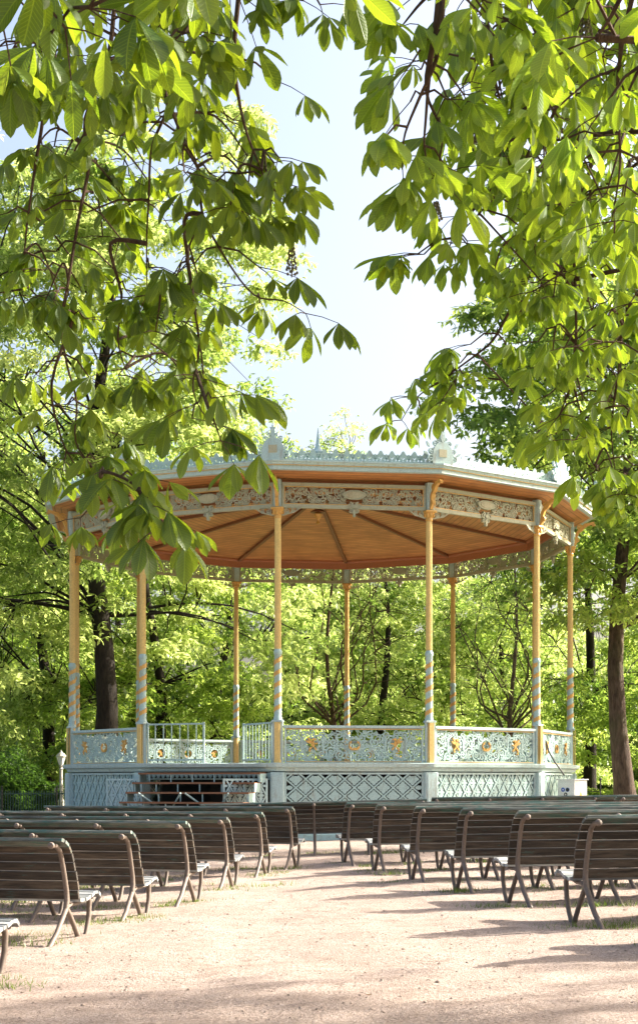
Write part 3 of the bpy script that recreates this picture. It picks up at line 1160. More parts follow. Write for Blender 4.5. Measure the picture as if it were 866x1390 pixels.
Lr = [(-2.36, 9.6), (-2.19, 12.3), (-1.86, 14.2), (-1.47, 15.66), (-1.18, 17.96), (-.835, 19.9), (-.46, 21.4)]
Rr = [(2.60, 10.2), (2.26, 12.07), (1.99, 14.2), (1.63, 15.97), (1.24, 17.6), (.876, 19.7), (.51, 21.6)]
lzL = [-.11, -.11, -.11, -.06, -.075, -.055, -.01]
lab_l = ['slatted bench left of the aisle, cut off by the left edge',
         'dark slatted bench on the left of the aisle, first whose whole back shows',
         'slatted bench on the left of the aisle, second whose back shows',
         'dark slatted bench on the left of the aisle, third whose back shows',
         'brown slatted bench on the left of the aisle, fourth whose back shows',
         'brown slatted bench with green flecked top, fifth whose back shows left of the aisle',
         'slatted bench at the far left end of the aisle, in front of the bandstand stairs']
lab_r = ['slatted bench right of the aisle, cut off by the right edge',
         'slatted bench on the right of the aisle, first with its whole back in the frame',
         'slatted bench on the right of the aisle, second with its back showing',
         'slatted bench on the right of the aisle, third with its back showing',
         'slatted bench on the right of the aisle, fourth with its back showing',
         'slatted bench on the right of the aisle, fifth with its back showing',
         'slatted bench right of the aisle, beside the bench that closes it']
for i, (x, y) in enumerate(Lr):
    spots.append((x, y, -13.5 + .4 * i, 'L', lab_l[i], lzL[i], 0))
for i, (x, y) in enumerate(Rr):
    spots.append((x, y, 11 - .2 * i, 'R', lab_r[i], gz(x, y), -.006))
spots.append((-1.85, 25.0, 0.5, 'R', 'slatted bench closing the far end of the aisle', -.03, -.024))
spots.append((2.02, 25.6, 3, 'R', 'slatted bench in the farthest row, before the white cabinet', .075, -.012))
spots.append((4.6, 22.7, 8, 'R', 'slatted bench at the right edge in the sixth row, continuing the row outward', .14, -.01))
spots.append((-6.1, 25.3, 0.0, 'R', 'slatted bench at the left edge in the farthest row, below the lamp post', -.08, 0)) if False else None
used = [0, 0, 0]
for i, (x, y, yaw, side, lab, z, tilt) in enumerate(spots):
    v = i % 3
    o = proto[v] if not used[v] else copy_tree(proto[v])
    used[v] = 1
    yaw += rnd.uniform(-1.3, 1.3)
    a = math.radians(yaw)
    if side == 'L':          # the aisle end is the far end of the local x range
        loc = Vector((x, y, z)) - Vector((math.cos(a), math.sin(a), 0)) * LB
    else:
        loc = Vector((x, y, z))
    o.location = loc
    o.rotation_euler = (0, tilt, a)
    tag(o, lab, 'bench', 'slatted park benches in rows facing the bandstand')

# ------------------------------------------------------------------ leaves helper
def fan_mesh(name, centers, dirs, size, tones, m, nleaf=4, spread=1.0, parent=None, jitter=.25, aspect=.42):
    """many small palmate leaf clusters; centers (n,3) dirs (n,3) droop dir"""
    n = len(centers)
    C = np.asarray(centers, float)
    Dn = np.asarray(dirs, float)
    Dn /= np.linalg.norm(Dn, axis=1)[:, None] + 1e-9
    rv = nr.normal(size=(n, 3))
    A = np.cross(Dn, rv); A /= np.linalg.norm(A, axis=1)[:, None] + 1e-9
    B = np.cross(Dn, A)
    sz = size * nr.uniform(.65, 1.25, n)
    V = np.zeros((n, nleaf, 4, 3))
    for k in range(nleaf):
        a = 2 * PI * k / nleaf + nr.uniform(-jitter, jitter, n)
        rad = A * np.cos(a)[:, None] + B * np.sin(a)[:, None]
        out = rad * spread + Dn * nr.uniform(.2, .9, n)[:, None]
        out /= np.linalg.norm(out, axis=1)[:, None]
        side = np.cross(out, Dn)
        side /= np.linalg.norm(side, axis=1)[:, None] + 1e-9
        L = sz[:, None] * nr.uniform(.8, 1.1, n)[:, None]
        V[:, k, 0] = C
        V[:, k, 1] = C + out * L * .62 + side * L * aspect * .5
        V[:, k, 2] = C + out * L + Dn * L * .12
        V[:, k, 3] = C + out * L * .62 - side * L * aspect * .5
    nv = n * nleaf * 4
    me = bpy.data.meshes.new(name)
    me.vertices.add(nv)
    me.vertices.foreach_set('co', V.reshape(-1))
    me.loops.add(nv)
    me.loops.foreach_set('vertex_index', np.arange(nv, dtype=np.int32))
    me.polygons.add(nv // 4)
    me.polygons.foreach_set('loop_start', np.arange(0, nv, 4, dtype=np.int32))
    me.polygons.foreach_set('loop_total', np.full(nv // 4, 4, dtype=np.int32))
    at_ = me.attributes.new('tone', 'FLOAT', 'FACE')
    tn = np.repeat(np.clip(np.asarray(tones) + nr.uniform(-.4, .4, n), 0, 1), nleaf)
    at_.data.foreach_set('value', tn.astype(np.float32))
    me.materials.append(M[m])
    me.update()
    me.validate()
    return link(name, me, parent)


def curve_pts(p0, p1, sag, wig, n, r_):
    p0, p1 = Vector(p0), Vector(p1)
    L = (p1 - p0).length
    out = []
    ph = [r_.uniform(0, 6.28) for _ in range(4)]
    for i in range(n + 1):
        t = i / n
        p = p0.lerp(p1, t)
        env = math.sin(PI * t)
        p += Vector((math.sin(ph[0] + t * 5), math.sin(ph[1] + t * 4.3), .5 * math.sin(ph[2] + t * 6))) * wig * L * env
        p.z += sag * L * env
        out.append(p)
    return out


def tree_mesh(name, seed, H, tr, crown, nspray, nl, leaf, leafm, barkm='bark', lean=(0, 0), flat=.32, spr=1.12, gap=0.07, parent=None, fork=None):
    """crown: list of (cx,cy,cz,rx,ry,rz) lobes in local metres. trunk to height H"""
    r_ = random.Random(seed)
    root = empty(name, (0, 0, 0))
    b = MB()
    top = Vector((lean[0], lean[1], H))
    tp = curve_pts((0, 0, -.3), top, 0, .03, 10, r_)
    rad = [tr * (1.0 - .78 * (i / 10) ** 1.1) * (1.55 if i == 0 else 1.12 if i == 1 else 1) for i in range(11)]
    b.tube(tp, rad, 14)
    for q in range(5):          # root flare
        a = q * 1.26 + seed
        b.tube([(tr * .3 * math.cos(a), tr * .3 * math.sin(a), .9), (tr * .8 * math.cos(a), tr * .8 * math.sin(a), .35), (tr * 1.5 * math.cos(a), tr * 1.5 * math.sin(a), -.1)], [tr * .4, tr * .38, tr * .2], 8)
    # spray points
    pts = []
    wsum = sum(c[3] * c[4] * c[5] for c in crown)
    for c in crown:
        k = max(3, int(nspray * c[3] * c[4] * c[5] / wsum))
        for _ in range(k):
            while True:
                v = Vector((r_.gauss(0, 1), r_.gauss(0, 1), r_.gauss(0, 1))).normalized()
                q = r_.uniform(.35, 1) ** .5
                p = Vector((c[0] + v.x * c[3] * q, c[1] + v.y * c[4] * q, c[2] + v.z * c[5] * q))
                if noise.noise(p * .33 + Vector((seed, 0, 0))) > gap - .55 + (.15 if q > .8 else 0):
                    break
            pts.append(p)
    # limbs to subset, branches from limbs to sprays
    nlimb = max(6, nspray // 9)
    limbs = []
    sub = r_.sample(pts, min(nlimb, len(pts)))
    for p in sub:
        hz = min(H * .97, max(H * .36, p.z - (Vector((p.x, p.y)).length) * r_.uniform(.35, .9)))
        if fork:
            hz = r_.uniform(fork * .9, fork * 1.2)
        i = min(9, int(hz / H * 10))
        s = tp[i].lerp(tp[i + 1], hz / H * 10 - i)
        lp = curve_pts(s, p, .10 if not fork else -.10, .05 if not fork else .10, 8, r_)
        r0 = rad[i + 1] * r_.uniform(.15, .3)
        r0 = r0 if not fork else tr * r_.uniform(.3, .5)
        b.tube(lp, [max(.012, r0 * (1 - .8 * k / 8)) for k in range(9)], 7)
        limbs.append(lp)
    nodes = [q for lp in limbs for q in lp[3:]]
    for p in pts:
        q = min(nodes, key=lambda n: (n - p).length)
        if (q - p).length > .2:
            b.tube(curve_pts(q, p, .08, .07, 4, r_), [.022, .018, .013, .009, .005] if fork else [.03, .024, .018, .012, .006], 5, cap=False)
    tk = b.build('trunk', barkm, root, smooth=True)
    C, Dn, T = [], [], []
    for p in pts:
        k = int(nl * r_.uniform(.6, 1.3))
        sr = spr * r_.uniform(.65, 1.25)
        g = nr.normal(size=(k, 3)) * .5
        l = np.linalg.norm(g, axis=1)
        g = g / np.maximum(1, l)[:, None]
        rr = np.linalg.norm(g[:, :2], axis=1)
        g[:, 2] = g[:, 2] * flat - rr ** 2 * .45
        C.append(g * sr + np.array(p))
        d = np.stack([g[:, 0] * .5, g[:, 1] * .5, np.full(k, -1.0)], 1) + nr.normal(size=(k, 3)) * .35
        Dn.append(d)
        T.append(np.full(k, r_.uniform(.1, .9)))
    fan_mesh('foliage', np.concatenate(C), np.concatenate(Dn), leaf, np.concatenate(T), leafm, parent=root)
    return root


def put(o, x, y, s, rz, label, group='park trees behind the bandstand', cat='tree', z=0):
    o.location = (x, y, z)
    o.rotation_euler = (0, 0, rz)
    o.scale = (s, s, s)
    tag(o, label, cat, group)
    return o


def X(px, D):
    return (px - CX) / F * D


# named trees
T1 = tree_mesh('chestnut_tree', 3, 20, .42, [(-2.5, 0, 15, 7.0, 5, 9), (-6.5, 2, 18, 4.5, 4, 6.5), (2.2, 0, 19.5, 4.8, 4, 6.0), (2.5, 0, 12, 3.6, 4, 4.5), (-5.2, 0, 5.5, 3.6, 4, 3), (4.4, 1, 6.6, 3.2, 3.5, 2.4), (-1, 2, 8, 3, 2, 2)], 360, 84, .25, 'leaf_lime', 'bark_dark', (.6, 0))
put(T1, X(134, 51), 51, 1, .0, 'big chestnut with thick dark trunk behind the left columns, its lime crown rising upper left')
T5 = tree_mesh('chestnut_tree', 5, 15, .27, [(.5, 0, 11.5, 6, 5, 4.5), (1.5, 0, 7.2, 4.2, 4, 2.2), (1, -1, 15, 4.5, 4.5, 4)], 220, 70, .25, 'leaf_mid', 'bark', (-.4, 0))
put(T5, X(854, 41.5), 41.5, 1, .0, 'large chestnut with brown sunlit trunk at the right edge beside the bandstand')
TB = tree_mesh('park_tree', 8, 11, .13, [(0, 0, 7.6, 4.2, 3.5, 3.6), (1.5, 0, 10.5, 2.6, 2.5, 2)], 105, 6, .20, 'leaf_lime', 'bark_twig', (.1, 0), fork=3.4, gap=-.3)
put(TB, X(452, 60), 60, 1, .0, 'small forked tree with bare dark limbs seen between the central columns')
TB2 = copy_tree(TB)
for ch in TB2.children:
    if ch.name.startswith('trunk'):
        ch.material_slots[0].link = 'OBJECT'
        ch.material_slots[0].material = M['bark']
put(TB2, X(699, 57), 57, .92, 2.2, 'small forked tree with thin bare limbs seen between the two right columns')
TL = tree_mesh('lime_tree', 21, 14, .28, [(0, 0, 8, 5.6, 5.6, 6.5), (0, 0, 14, 4, 4, 4.5), (1, 0, 3.2, 5, 5, 2.2)], 190, 62, .24, 'leaf_lime', 'bark_dark')
TM = tree_mesh('maple_tree', 33, 14, .27, [(0, 0, 9, 5.6, 5.6, 6.0), (1, 0, 14, 4, 4, 4), (-1, 0, 3.8, 5.4, 5, 2.6)], 190, 62, .24, 'leaf_mid', 'bark_dark')
TS = tree_mesh('birch_tree', 41, 19, .2, [(0, 0, 16, 2.8, 3, 7), (1.3, 0, 21.5, 1.7, 1.8, 3.2), (-1.5, 0, 19.5, 1.7, 1.8, 3.2)], 150, 26, .24, 'leaf_lime', 'bark', (.4, 0), gap=-.05)
back = [
    (TL, 60, 62, 1.05, 0, 'bright lime-green tree behind the big dark chestnut trunk'),
    (TM, -70, 74, 1.10, 1, 'deep green tree at the left edge behind the lamp post'),
    (TM, 205, 60, 1.0, 2.2, 'green tree seen between the left column and the open gate'),
    (TL, 300, 66, .98, 4, 'yellow-green tree seen left of the thin back column'),
    (TL, 395, 78, .95, 1.3, 'pale tree seen behind the bare forked tree'),
    (TL, 520, 74, .92, 2.9, 'pale yellow-green tree seen right of the central back column'),
    (TL, 610, 80, .98, 5.2, 'bright tree seen through the bandstand behind the third front column'),
    (TL, 690, 74, .8, .7, 'lime-green tree behind the small bare tree on the right'),
    (TM, 800, 63, 1.0, 3.6, 'dark-trunked tree just right of the bandstand'),
    (TM, 945, 56, .9, 5, 'green tree at the right edge behind the large brown trunk'),
    (TL, 790, 98, .85, 2, 'light green tree far behind the right side of the bandstand'),
    (TL, 480, 100, 1.0, 3.3, 'farthest pale tree on the axis of the aisle'),
    (TL, 150, 92, 1.2, 4.4, 'far pale tree behind the left side of the bandstand'),
    (TM, 10, 84, 1.2, 5.4, 'far green tree at the left edge above the fence'),
    (TL, 900, 108, .9, 1.1, 'far light green tree at the right edge'),
]
seen = set()
for o, px, D, s, rz, lab in back:
    if id(o) in seen:
        c = copy_tree(o)
    else:
        c = o
        seen.add(id(o))
    put(c, X(px, D), D, s, rz, lab)
put(TS, X(447, 95), 95, 1.0, .4, 'tall sparse tree rising above the roof spire')
# off-frame neighbours on the sunny side that throw the dappled shade
for x, y, s, rz, lab in ((20.5, 39.5, .72, .3, 'green tree out of frame on the right that shades the bandstand'),):
    put(copy_tree(TM), x, y, s, rz, lab)

for x, y, s, rz, lab in ((16.5, 13.2, .9, .3, 'slender birch out of frame beside the front benches'), (20, 31, .95, 4, 'slender birch out of frame beside the back benches')):
    put(copy_tree(TS), x, y, s, rz, lab)

# far wood closing the view
n = 26000
fx = nr.uniform(-75, 75, n)
fz_ = nr.uniform(0, 1, n) ** .8 * (11 + 2.5 * np.sin(fx * .21) + 1.5 * np.sin(fx * .6))
fy = 118 + nr.uniform(-7, 7, n) + 2 * np.sin(fx * .5)
tones = .5 + .3 * np.sin(fx * .45 + fz_ * .6)
tag(fan_mesh('far_wood', np.stack([fx, fy, fz_], 1), np.stack([nr.normal(size=n) * .4, np.full(n, -.2), np.full(n, -1.0)], 1), 1.0, tones, 'leaf_mid'), kind='stuff')

# shrubs and hedges
def shrub(name, px, D, w, h, d, n, m, label, cat='shrub', group=None, size=.13):
    root = empty(name, (X(px, D), D, 0))
    b = MB()
    for k in range(9):
        a = k * .7
        b.tube(curve_pts((.1 * math.cos(a), .1 * math.sin(a), -.1), (w * .33 * math.cos(a), d * .33 * math.sin(a), h * .75), .05, .06, 4, rnd), [.02, .017, .013, .01, .005], 5)
    b.build('stem', 'bark_dark', root)
    g = nr.normal(size=(n, 3)); g /= np.linalg.norm(g, axis=1)[:, None]
    g *= (nr.uniform(.2, 1, n) ** .4)[:, None]
    bump = 1 + .25 * np.sin(g[:, 0] * 5 + px) * np.sin(g[:, 2] * 6)
    C = np.stack([g[:, 0] * w / 2 * bump, g[:, 1] * d / 2, h * .53 + g[:, 2] * h * .47 * bump], 1)
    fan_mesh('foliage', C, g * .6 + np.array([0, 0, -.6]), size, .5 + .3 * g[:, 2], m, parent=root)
    tag(root, label, cat, group)
    return root
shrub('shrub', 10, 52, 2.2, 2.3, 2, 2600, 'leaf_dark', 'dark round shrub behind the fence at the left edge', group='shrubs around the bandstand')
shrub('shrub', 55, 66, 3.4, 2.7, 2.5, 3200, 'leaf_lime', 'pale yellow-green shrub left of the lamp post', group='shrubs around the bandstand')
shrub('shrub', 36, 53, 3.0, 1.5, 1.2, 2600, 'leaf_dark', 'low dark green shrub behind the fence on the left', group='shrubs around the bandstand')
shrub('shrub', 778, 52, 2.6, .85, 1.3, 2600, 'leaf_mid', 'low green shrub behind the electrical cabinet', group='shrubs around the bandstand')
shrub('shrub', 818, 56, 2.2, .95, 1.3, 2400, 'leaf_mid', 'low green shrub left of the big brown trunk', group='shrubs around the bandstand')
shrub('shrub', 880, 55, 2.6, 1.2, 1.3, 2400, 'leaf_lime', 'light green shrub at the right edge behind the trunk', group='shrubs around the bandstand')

# fence on the left
fn = empty('garden_fence', (X(30, 50), 50, 0))
tag(fn, 'dark green mesh fence with black posts left of the bandstand', 'fence')
b = MB()
for i in range(60):
    x = -3.2 + i * .085
    b.box(x, x + .03, -.008, .008, .05, .92)
b.box(-3.25, 1.9, -.02, -.009, .80, .84); b.box(-3.25, 1.9, -.02, -.009, .12, .16)
b.build('fence_panel', 'fence_green', fn)
for x in (-3.2, -1.9, -.65, 1.15, 1.85):
    b = MB(); b.tube([(x, -.06, -.1), (x, -.06, 1.02)], .032, 8); b.lathe([(.03, 1.02), (.045, 1.05), (.01, 1.09)], 8, (x, -.06)); b.build('post', 'black', fn)
bo = empty('iron_post', (X(815, 50), 50, 0))
tag(bo, 'thin black iron post between the shrubs right of the cabinet', 'post')
b = MB(); b.tube([(0, 0, -.1), (0, 0, 1.25)], .025, 8); b.lathe([(.025, 1.25), (.045, 1.28), (.045, 1.31), (.01, 1.35)], 10); b.build('shaft', 'black', bo)
b = MB(); b.tube([(-.02, 0, .9), (-1.2, .1, .88)], .012, 6); b.build('rail', 'black', bo)

# street lamp
lp = empty('street_lamp', (X(83, 52), 52, -.0))
tag(lp, 'pale ornate street lamp with glass lantern left of the bandstand', 'street lamp')
b = MB()
b.lathe([(.17, -.1), (.17, .12), (.12, .18), (.10, .5), (.12, .54), (.075, .62), (.062, 1.05), (.085, 1.08), (.06, 1.14), (.05, 1.62), (.075, 1.65), (.04, 1.70), (.07, 1.76), (.02, 1.79)], 14)
b.build('pole', 'stone', lp, smooth=True)
b = MB()
b.lathe([(.07, 1.791), (.15, 2.05), (.155, 2.08)], 6)
b.build('lantern_glass', 'white', lp)
b = MB()
b.lathe([(.185, 2.081), (.18, 2.10), (.10, 2.19), (.05, 2.22), (.03, 2.27), (.005, 2.30)], 12)
for k in range(6):
    a = 2 * PI * k / 6
    b.tube([(.072 * math.cos(a), .072 * math.sin(a), 1.79), (.16 * math.cos(a), .16 * math.sin(a), 2.08)], .008, 4)
b.build('lantern_cap', 'stone', lp)
b = MB(); b.tube([(-.22, 0, .97), (.22, 0, .97)], .014, 6); b.tube([(-.22, 0, 1.0), (-.22, 0, .75)], .01, 6); b.build('ladder_bar', 'stone', lp)

# ------------------------------------------------------------------ near chestnut branches
LP_V, LP_UV, LP_F, LP_T = {}, {}, {}, {}
prof_t = [0, .12, .30, .50, .66, .80, .92, 1.0]
prof_w = [.05, .20, .52, .84, 1.0, .86, .46, .02]
def leaflet(key, base, d, nrm, L, W, curl, tone):
    V, U, Fc, Tn = LP_V.setdefault(key, []), LP_UV.setdefault(key, []), LP_F.setdefault(key, []), LP_T.setdefault(key, [])
    d = d.normalized()
    s = d.cross(nrm)
    if s.length < 1e-3:
        s = Vector((1, 0, 0))
    s.normalize()
    nn = s.cross(d)
    o_ = len(V)
    p = Vector(base)
    last = 0
    for t, w in zip(prof_t, prof_w):
        ang = curl * t
        dd = (d * math.cos(ang) - nn * math.sin(ang))
        p = p + dd * (t - last) * L
        last = t
        up_ = (nn * math.cos(ang) + d * math.sin(ang))
        h = w * W / 2
        for u in (-1, 0, 1):
            q = p + s * (u * h) + up_ * (abs(u) * h * .38)
            V.append(tuple(q))
            U.append((u * max(w, .3) , t))
    n = len(prof_t)
    for i in range(n - 1):
        for k in range(2):
            a = o_ + i * 3 + k
            Fc.append((a, a + 1, a + 4, a + 3))
            Tn.append(tone)


def palm_leaf(key, b, node, out, sc, r_):
    """petiole from node heading out, then a drooping fan of leaflets"""
    out = out.normalized()
    pl = sc * r_.uniform(.6, 1.1)
    tip = Vector(node) + out * pl + Vector((0, 0, -.12 * pl))
    b.tube([node, Vector(node).lerp(tip, .5) + Vector((0, 0, .04 * sc)), tip], [.0028, .0024, .002], 4, cap=False)
    nl = r_.choice((5, 5, 6, 7))
    h = Vector((out.x, out.y, 0))
    if h.length < .2:
        h = Vector((r_.uniform(-1, 1), r_.uniform(-1, 1), 0))
    h.normalize()
    ax = (h * r_.uniform(.05, .5) + Vector((r_.gauss(0, .25), r_.gauss(0, .25), -1))).normalized()   # hanging axis
    A = ax.cross(Vector((-h.y, h.x, 0)) + Vector((0, 0, .01))).normalized()
    B = ax.cross(A)
    open_ = r_.uniform(.6, 1.5)
    tone = r_.uniform(0, 1)
    for k in range(nl):
        t = (k / (nl - 1) - .5) * 2        # -1..1 across the fan
        ang = t * 2.6 + r_.uniform(-.1, .1)
        rad = A * math.cos(ang) + B * math.sin(ang)
        if rad.z > .3:
            rad.z *= .4
        d = (rad * open_ + ax).normalized()
        L = sc * (1.05 - .33 * abs(t) ** 1.5) * r_.uniform(.9, 1.08)
        leaflet(key, tip, d, rad - ax * .3, L, L * r_.uniform(.31, .39), r_.uniform(.15, .7), min(1, max(0, tone + r_.uniform(-.12, .12))))


def to_px(p):
    return CX + F * p.x / p.y, HY - F * (p.z - EYE) / p.y


def bush_out(key, b, pts, sc, step, r_, start=0.15, side=1.0):
    """leaves along a branch given as world points"""
    L = [0]
    for i in range(len(pts) - 1):
        L.append(L[-1] + (pts[i + 1] - pts[i]).length)
    s = L[-1] * start
    k = 0
    while s < L[-1]:
        i = max(j for j in range(len(L)) if L[j] <= s)
        i = min(i, len(pts) - 2)
        p = pts[i].lerp(pts[i + 1], (s - L[i]) / max(1e-6, L[i + 1] - L[i]))
        d = (pts[i + 1] - pts[i]).normalized()
        a = r_.uniform(0, 2 * PI)
        o1 = Vector((math.cos(a), math.sin(a), 0))
        for q in (1, -1):
            if r_.random() < .33:
                continue
            o = (o1 * q + d * .4 + Vector((0, 0, r_.uniform(-.1, .4))))
            tl = r_.uniform(.05, .32) * side
            tp_ = p + o.normalized() * tl + Vector((0, 0, -tl * .25))
            b.tube([p, p.lerp(tp_, .5) + Vector((0, 0, .03)), tp_], [.006, .005, .004], 5, cap=False)
            for w in range(r_.choice((1, 2, 2))):
                palm_leaf(key, b, tp_, o + Vector((r_.gauss(0, .6), r_.gauss(0, .6), r_.uniform(-.3, .3))), sc * r_.uniform(.75, 1.15), r_)
        s += step * r_.uniform(.7, 1.4)
        k += 1
    for w in range(3):
        a = r_.uniform(0, 2 * PI) + w * 2.1
        palm_leaf(key, b, pts[-1], Vector((math.cos(a), math.sin(a), -.2)), sc * r_.uniform(.85, 1.1), r_)


def smooth_path(P, n=4):
    out = []
    for i in range(len(P) - 1):
        p0, p1, p2, p3 = P[max(i - 1, 0)], P[i], P[i + 1], P[min(i + 2, len(P) - 1)]
        for k in range(n):
            t = k / n
            out.append(.5 * ((2 * p1) + (p2 - p0) * t + (2 * p0 - 5 * p1 + 4 * p2 - p3) * t * t + (3 * p1 - p0 - 3 * p2 + p3) * t ** 3))
    out.append(P[-1])
    return out


def near_tree(name, key, leafm, trunk, limb_top, mains, fills, label, seed, spikes):
    r_ = random.Random(seed)
    root = empty(name, (trunk[0], trunk[1], 0))
    mains = [(a0, a1, sc_ * 1.05, st_ * 1.2, sd_, p_) for a0, a1, sc_, st_, sd_, p_ in mains]
    b = MB()
    off = Vector((trunk[0], trunk[1], 0))
    hub = Vector(limb_top)
    # trunk and big limb outside the frame
    tk = [Vector((trunk[0], trunk[1], -.3)), Vector((trunk[0] + .1, trunk[1], 2)), Vector((trunk[0], trunk[1] + .1, 4.5)), Vector((trunk[0] + .1, trunk[1] + .2, 7.5)), Vector((trunk[0], trunk[1], 11))]
    t_ = MB(); t_.tube(smooth_path(tk), [.42 - .3 * i / 16 for i in range(17)], 14)
    nodes = []
    for D0, D1, sc, step, side, pts in mains:
        n = len(pts)
        W = [at(px, py, D0 + (D1 - D0) * i / (n - 1)) for i, (px, py) in enumerate(pts)]
        if pts[0][1] < 0:
            j = hub + (W[0] - hub) * .0
            b.tube(smooth_path([Vector((trunk[0], trunk[1], 6.2)), hub.lerp(W[0], .25) + Vector((0, 0, .6)), hub.lerp(W[0], .75) + Vector((0, 0, .35)), W[0]]), [.09 - .078 * i / 12 for i in range(13)], 7)
        if pts[0][1] >= 0 and nodes:
            W = [min(nodes, key=lambda q: (q - W[0]).length)] + W
        S = smooth_path(W)
        m = len(S)
        b.tube(S, [.0125 * (1 - .85 * i / m) for i in range(m)], 6)
        bush_out(key, b, S, sc, step, r_, .12, side)
        nodes += S
    for (x0, y0, x1, y1, D0, D1, cnt, sc, step) in fills:
        for _ in range(cnt):
            px, py, D = r_.uniform(x0, x1), r_.uniform(y0, y1), r_.uniform(D0, D1)
            tgt = at(px, py, D)
            src = min(nodes, key=lambda q: (q - tgt).length + (0 if q.z > tgt.z else .8))
            mid = src.lerp(tgt, .5) + Vector((r_.gauss(0, .05), r_.gauss(0, .05), .12))
            S = smooth_path([src, mid, tgt], 5)
            m = len(S)
            b.tube(S, [.008 * (1 - .6 * i / m) for i in range(m)], 5)
            bush_out(key, b, S, sc * .93, step, r_, .45, .7)
    for v in (t_, b):
        v.v = [(x - off.x, y - off.y, z) for x, y, z in v.v]
    t_.build('trunk', 'bark', root, smooth=True)
    b.build('branch', 'bark_twig', root, smooth=True)
    me = bpy.data.meshes.new('foliage')
    V = [(x - off.x, y - off.y, z) for x, y, z in LP_V[key]]
    me.from_pydata(V, [], LP_F[key])
    uvl = me.uv_layers.new(name='UVMap')
    li = np.zeros(len(me.loops), dtype=np.int32)
    me.loops.foreach_get('vertex_index', li)
    U = np.array(LP_UV[key], dtype=np.float32)[li]
    uvl.data.foreach_set('uv', U.reshape(-1))
    a = me.attributes.new('tone', 'FLOAT', 'FACE')
    a.data.foreach_set('value', np.array(LP_T[key], dtype=np.float32))
    me.polygons.foreach_set('use_smooth', [True] * len(me.polygons))
    me.materials.append(M[leafm])
    link('foliage', me, root)
    for px, py, h, D in spikes:
        s = MB()
        p0 = at(px, py, D) - off
        H = h / F * D
        s.tube([p0, p0 + Vector((0, 0, H))], [.004, .002], 5)
        k = 0
        z = 0.12
        while z < 1:
            for q in range(4):
                aa = k * 2.4
                k += 1
                rr = .030 * (1 - z * .75)
                c = p0 + Vector((rr * math.cos(aa), rr * math.sin(aa), z * H))
                s.tube([p0 + Vector((0, 0, z * H - .008)), c], .0012, 4, cap=False)
                s.lathe([(.002, -.006), (.007, 0), (.006, .006), (.001, .011)], 6, T=Matrix.Translation(c))
            z += .09
        s.build('flower_spike', 'flower', root)
    tag(root, label, 'tree')
    return root


left_mains = [
    (7.0, 7.6, .165, .22, 1.0, [(235, -70), (228, 20), (220, 100), (227, 145), (206, 200), (202, 270), (199, 330), (200, 400)]),
    (7.3, 7.8, .165, .24, .8, [(226, 130), (248, 185), (272, 238), (275, 290), (306, 350), (345, 400), (385, 408), (415, 425)]),
    (7.6, 8.2, .155, .21, .8, [(160, -60), (147, 80), (116, 160), (121, 220), (106, 300), (93, 380), (83, 440), (91, 495), (104, 545), (103, 600), (130, 640), (160, 690), (195, 700)]),
    (7.0, 8.0, .155, .22, 1.0, [(60, -60), (62, 120), (47, 230), (35, 320), (30, 400)]),
    (6.8, 7.4, .160, .20, .9, [(330, -60), (318, 60), (322, 120), (335, 180), (355, 230), (368, 270)]),
    (6.2, 6.6, .150, .22, .8, [(420, -80), (408, -30), (412, 0)]),
    (7.6, 8.0, .165, .26, .5, [(150, 330), (165, 400), (160, 460), (170, 500)]),
    (7.6, 8.0, .165, .30, .5, [(250, 300), (262, 400), (270, 470), (262, 530), (285, 575)]),
    (8.0, 8.3, .150, .22, .7, [(100, 430), (70, 520), (85, 600), (110, 640)]),
    (7.5, 7.3, .200, .22, .3, [(140, 640), (170, 650), (192, 668), (204, 690)]),
    (7.4, 7.3, .210, .40, .15, [(190, 670), (205, 700), (208, 722)]),
    (7.4, 7.3, .200, .40, .15, [(280, 545), (292, 575), (300, 598)]),
    (3.9, 4.1, .170, .20, 1.0, [(120, -140), (60, -60), (20, -10), (5, 40)]),
    (3.9, 4.1, .170, .22, 1.0, [(200, -140), (170, -60), (140, -20), (120, 10)]),
    (4.0, 4.3, .170, .22, 1.0, [(330, -140), (300, -60), (280, -30), (262, -10)]),
]
left_fills = [
    (0, -20, 330, 110, 6.0, 7.6, 15, .185, .30),
    (0, 120, 230, 300, 7, 8.6, 6, .175, .32),
    (230, 120, 375, 290, 7, 8.2, 8, .175, .30),
    (40, 320, 330, 480, 7.5, 8.6, 6, .170, .34),
    (70, 480, 300, 550, 7.5, 8.6, 4, .170, .36),
    (110, 640, 200, 680, 8, 8.4, 2, .165, .3),
]
near_tree('horse_chestnut', 'L', 'leaf_near_l', (-4.6, 4.2), (-2.2, 6.0, 6.6), left_mains, left_fills,
          'near horse chestnut whose leafy branches hang over the upper left of the view', 4, [(396, 376, 46, 7.6), (420, 30, -1, 7)][:1])
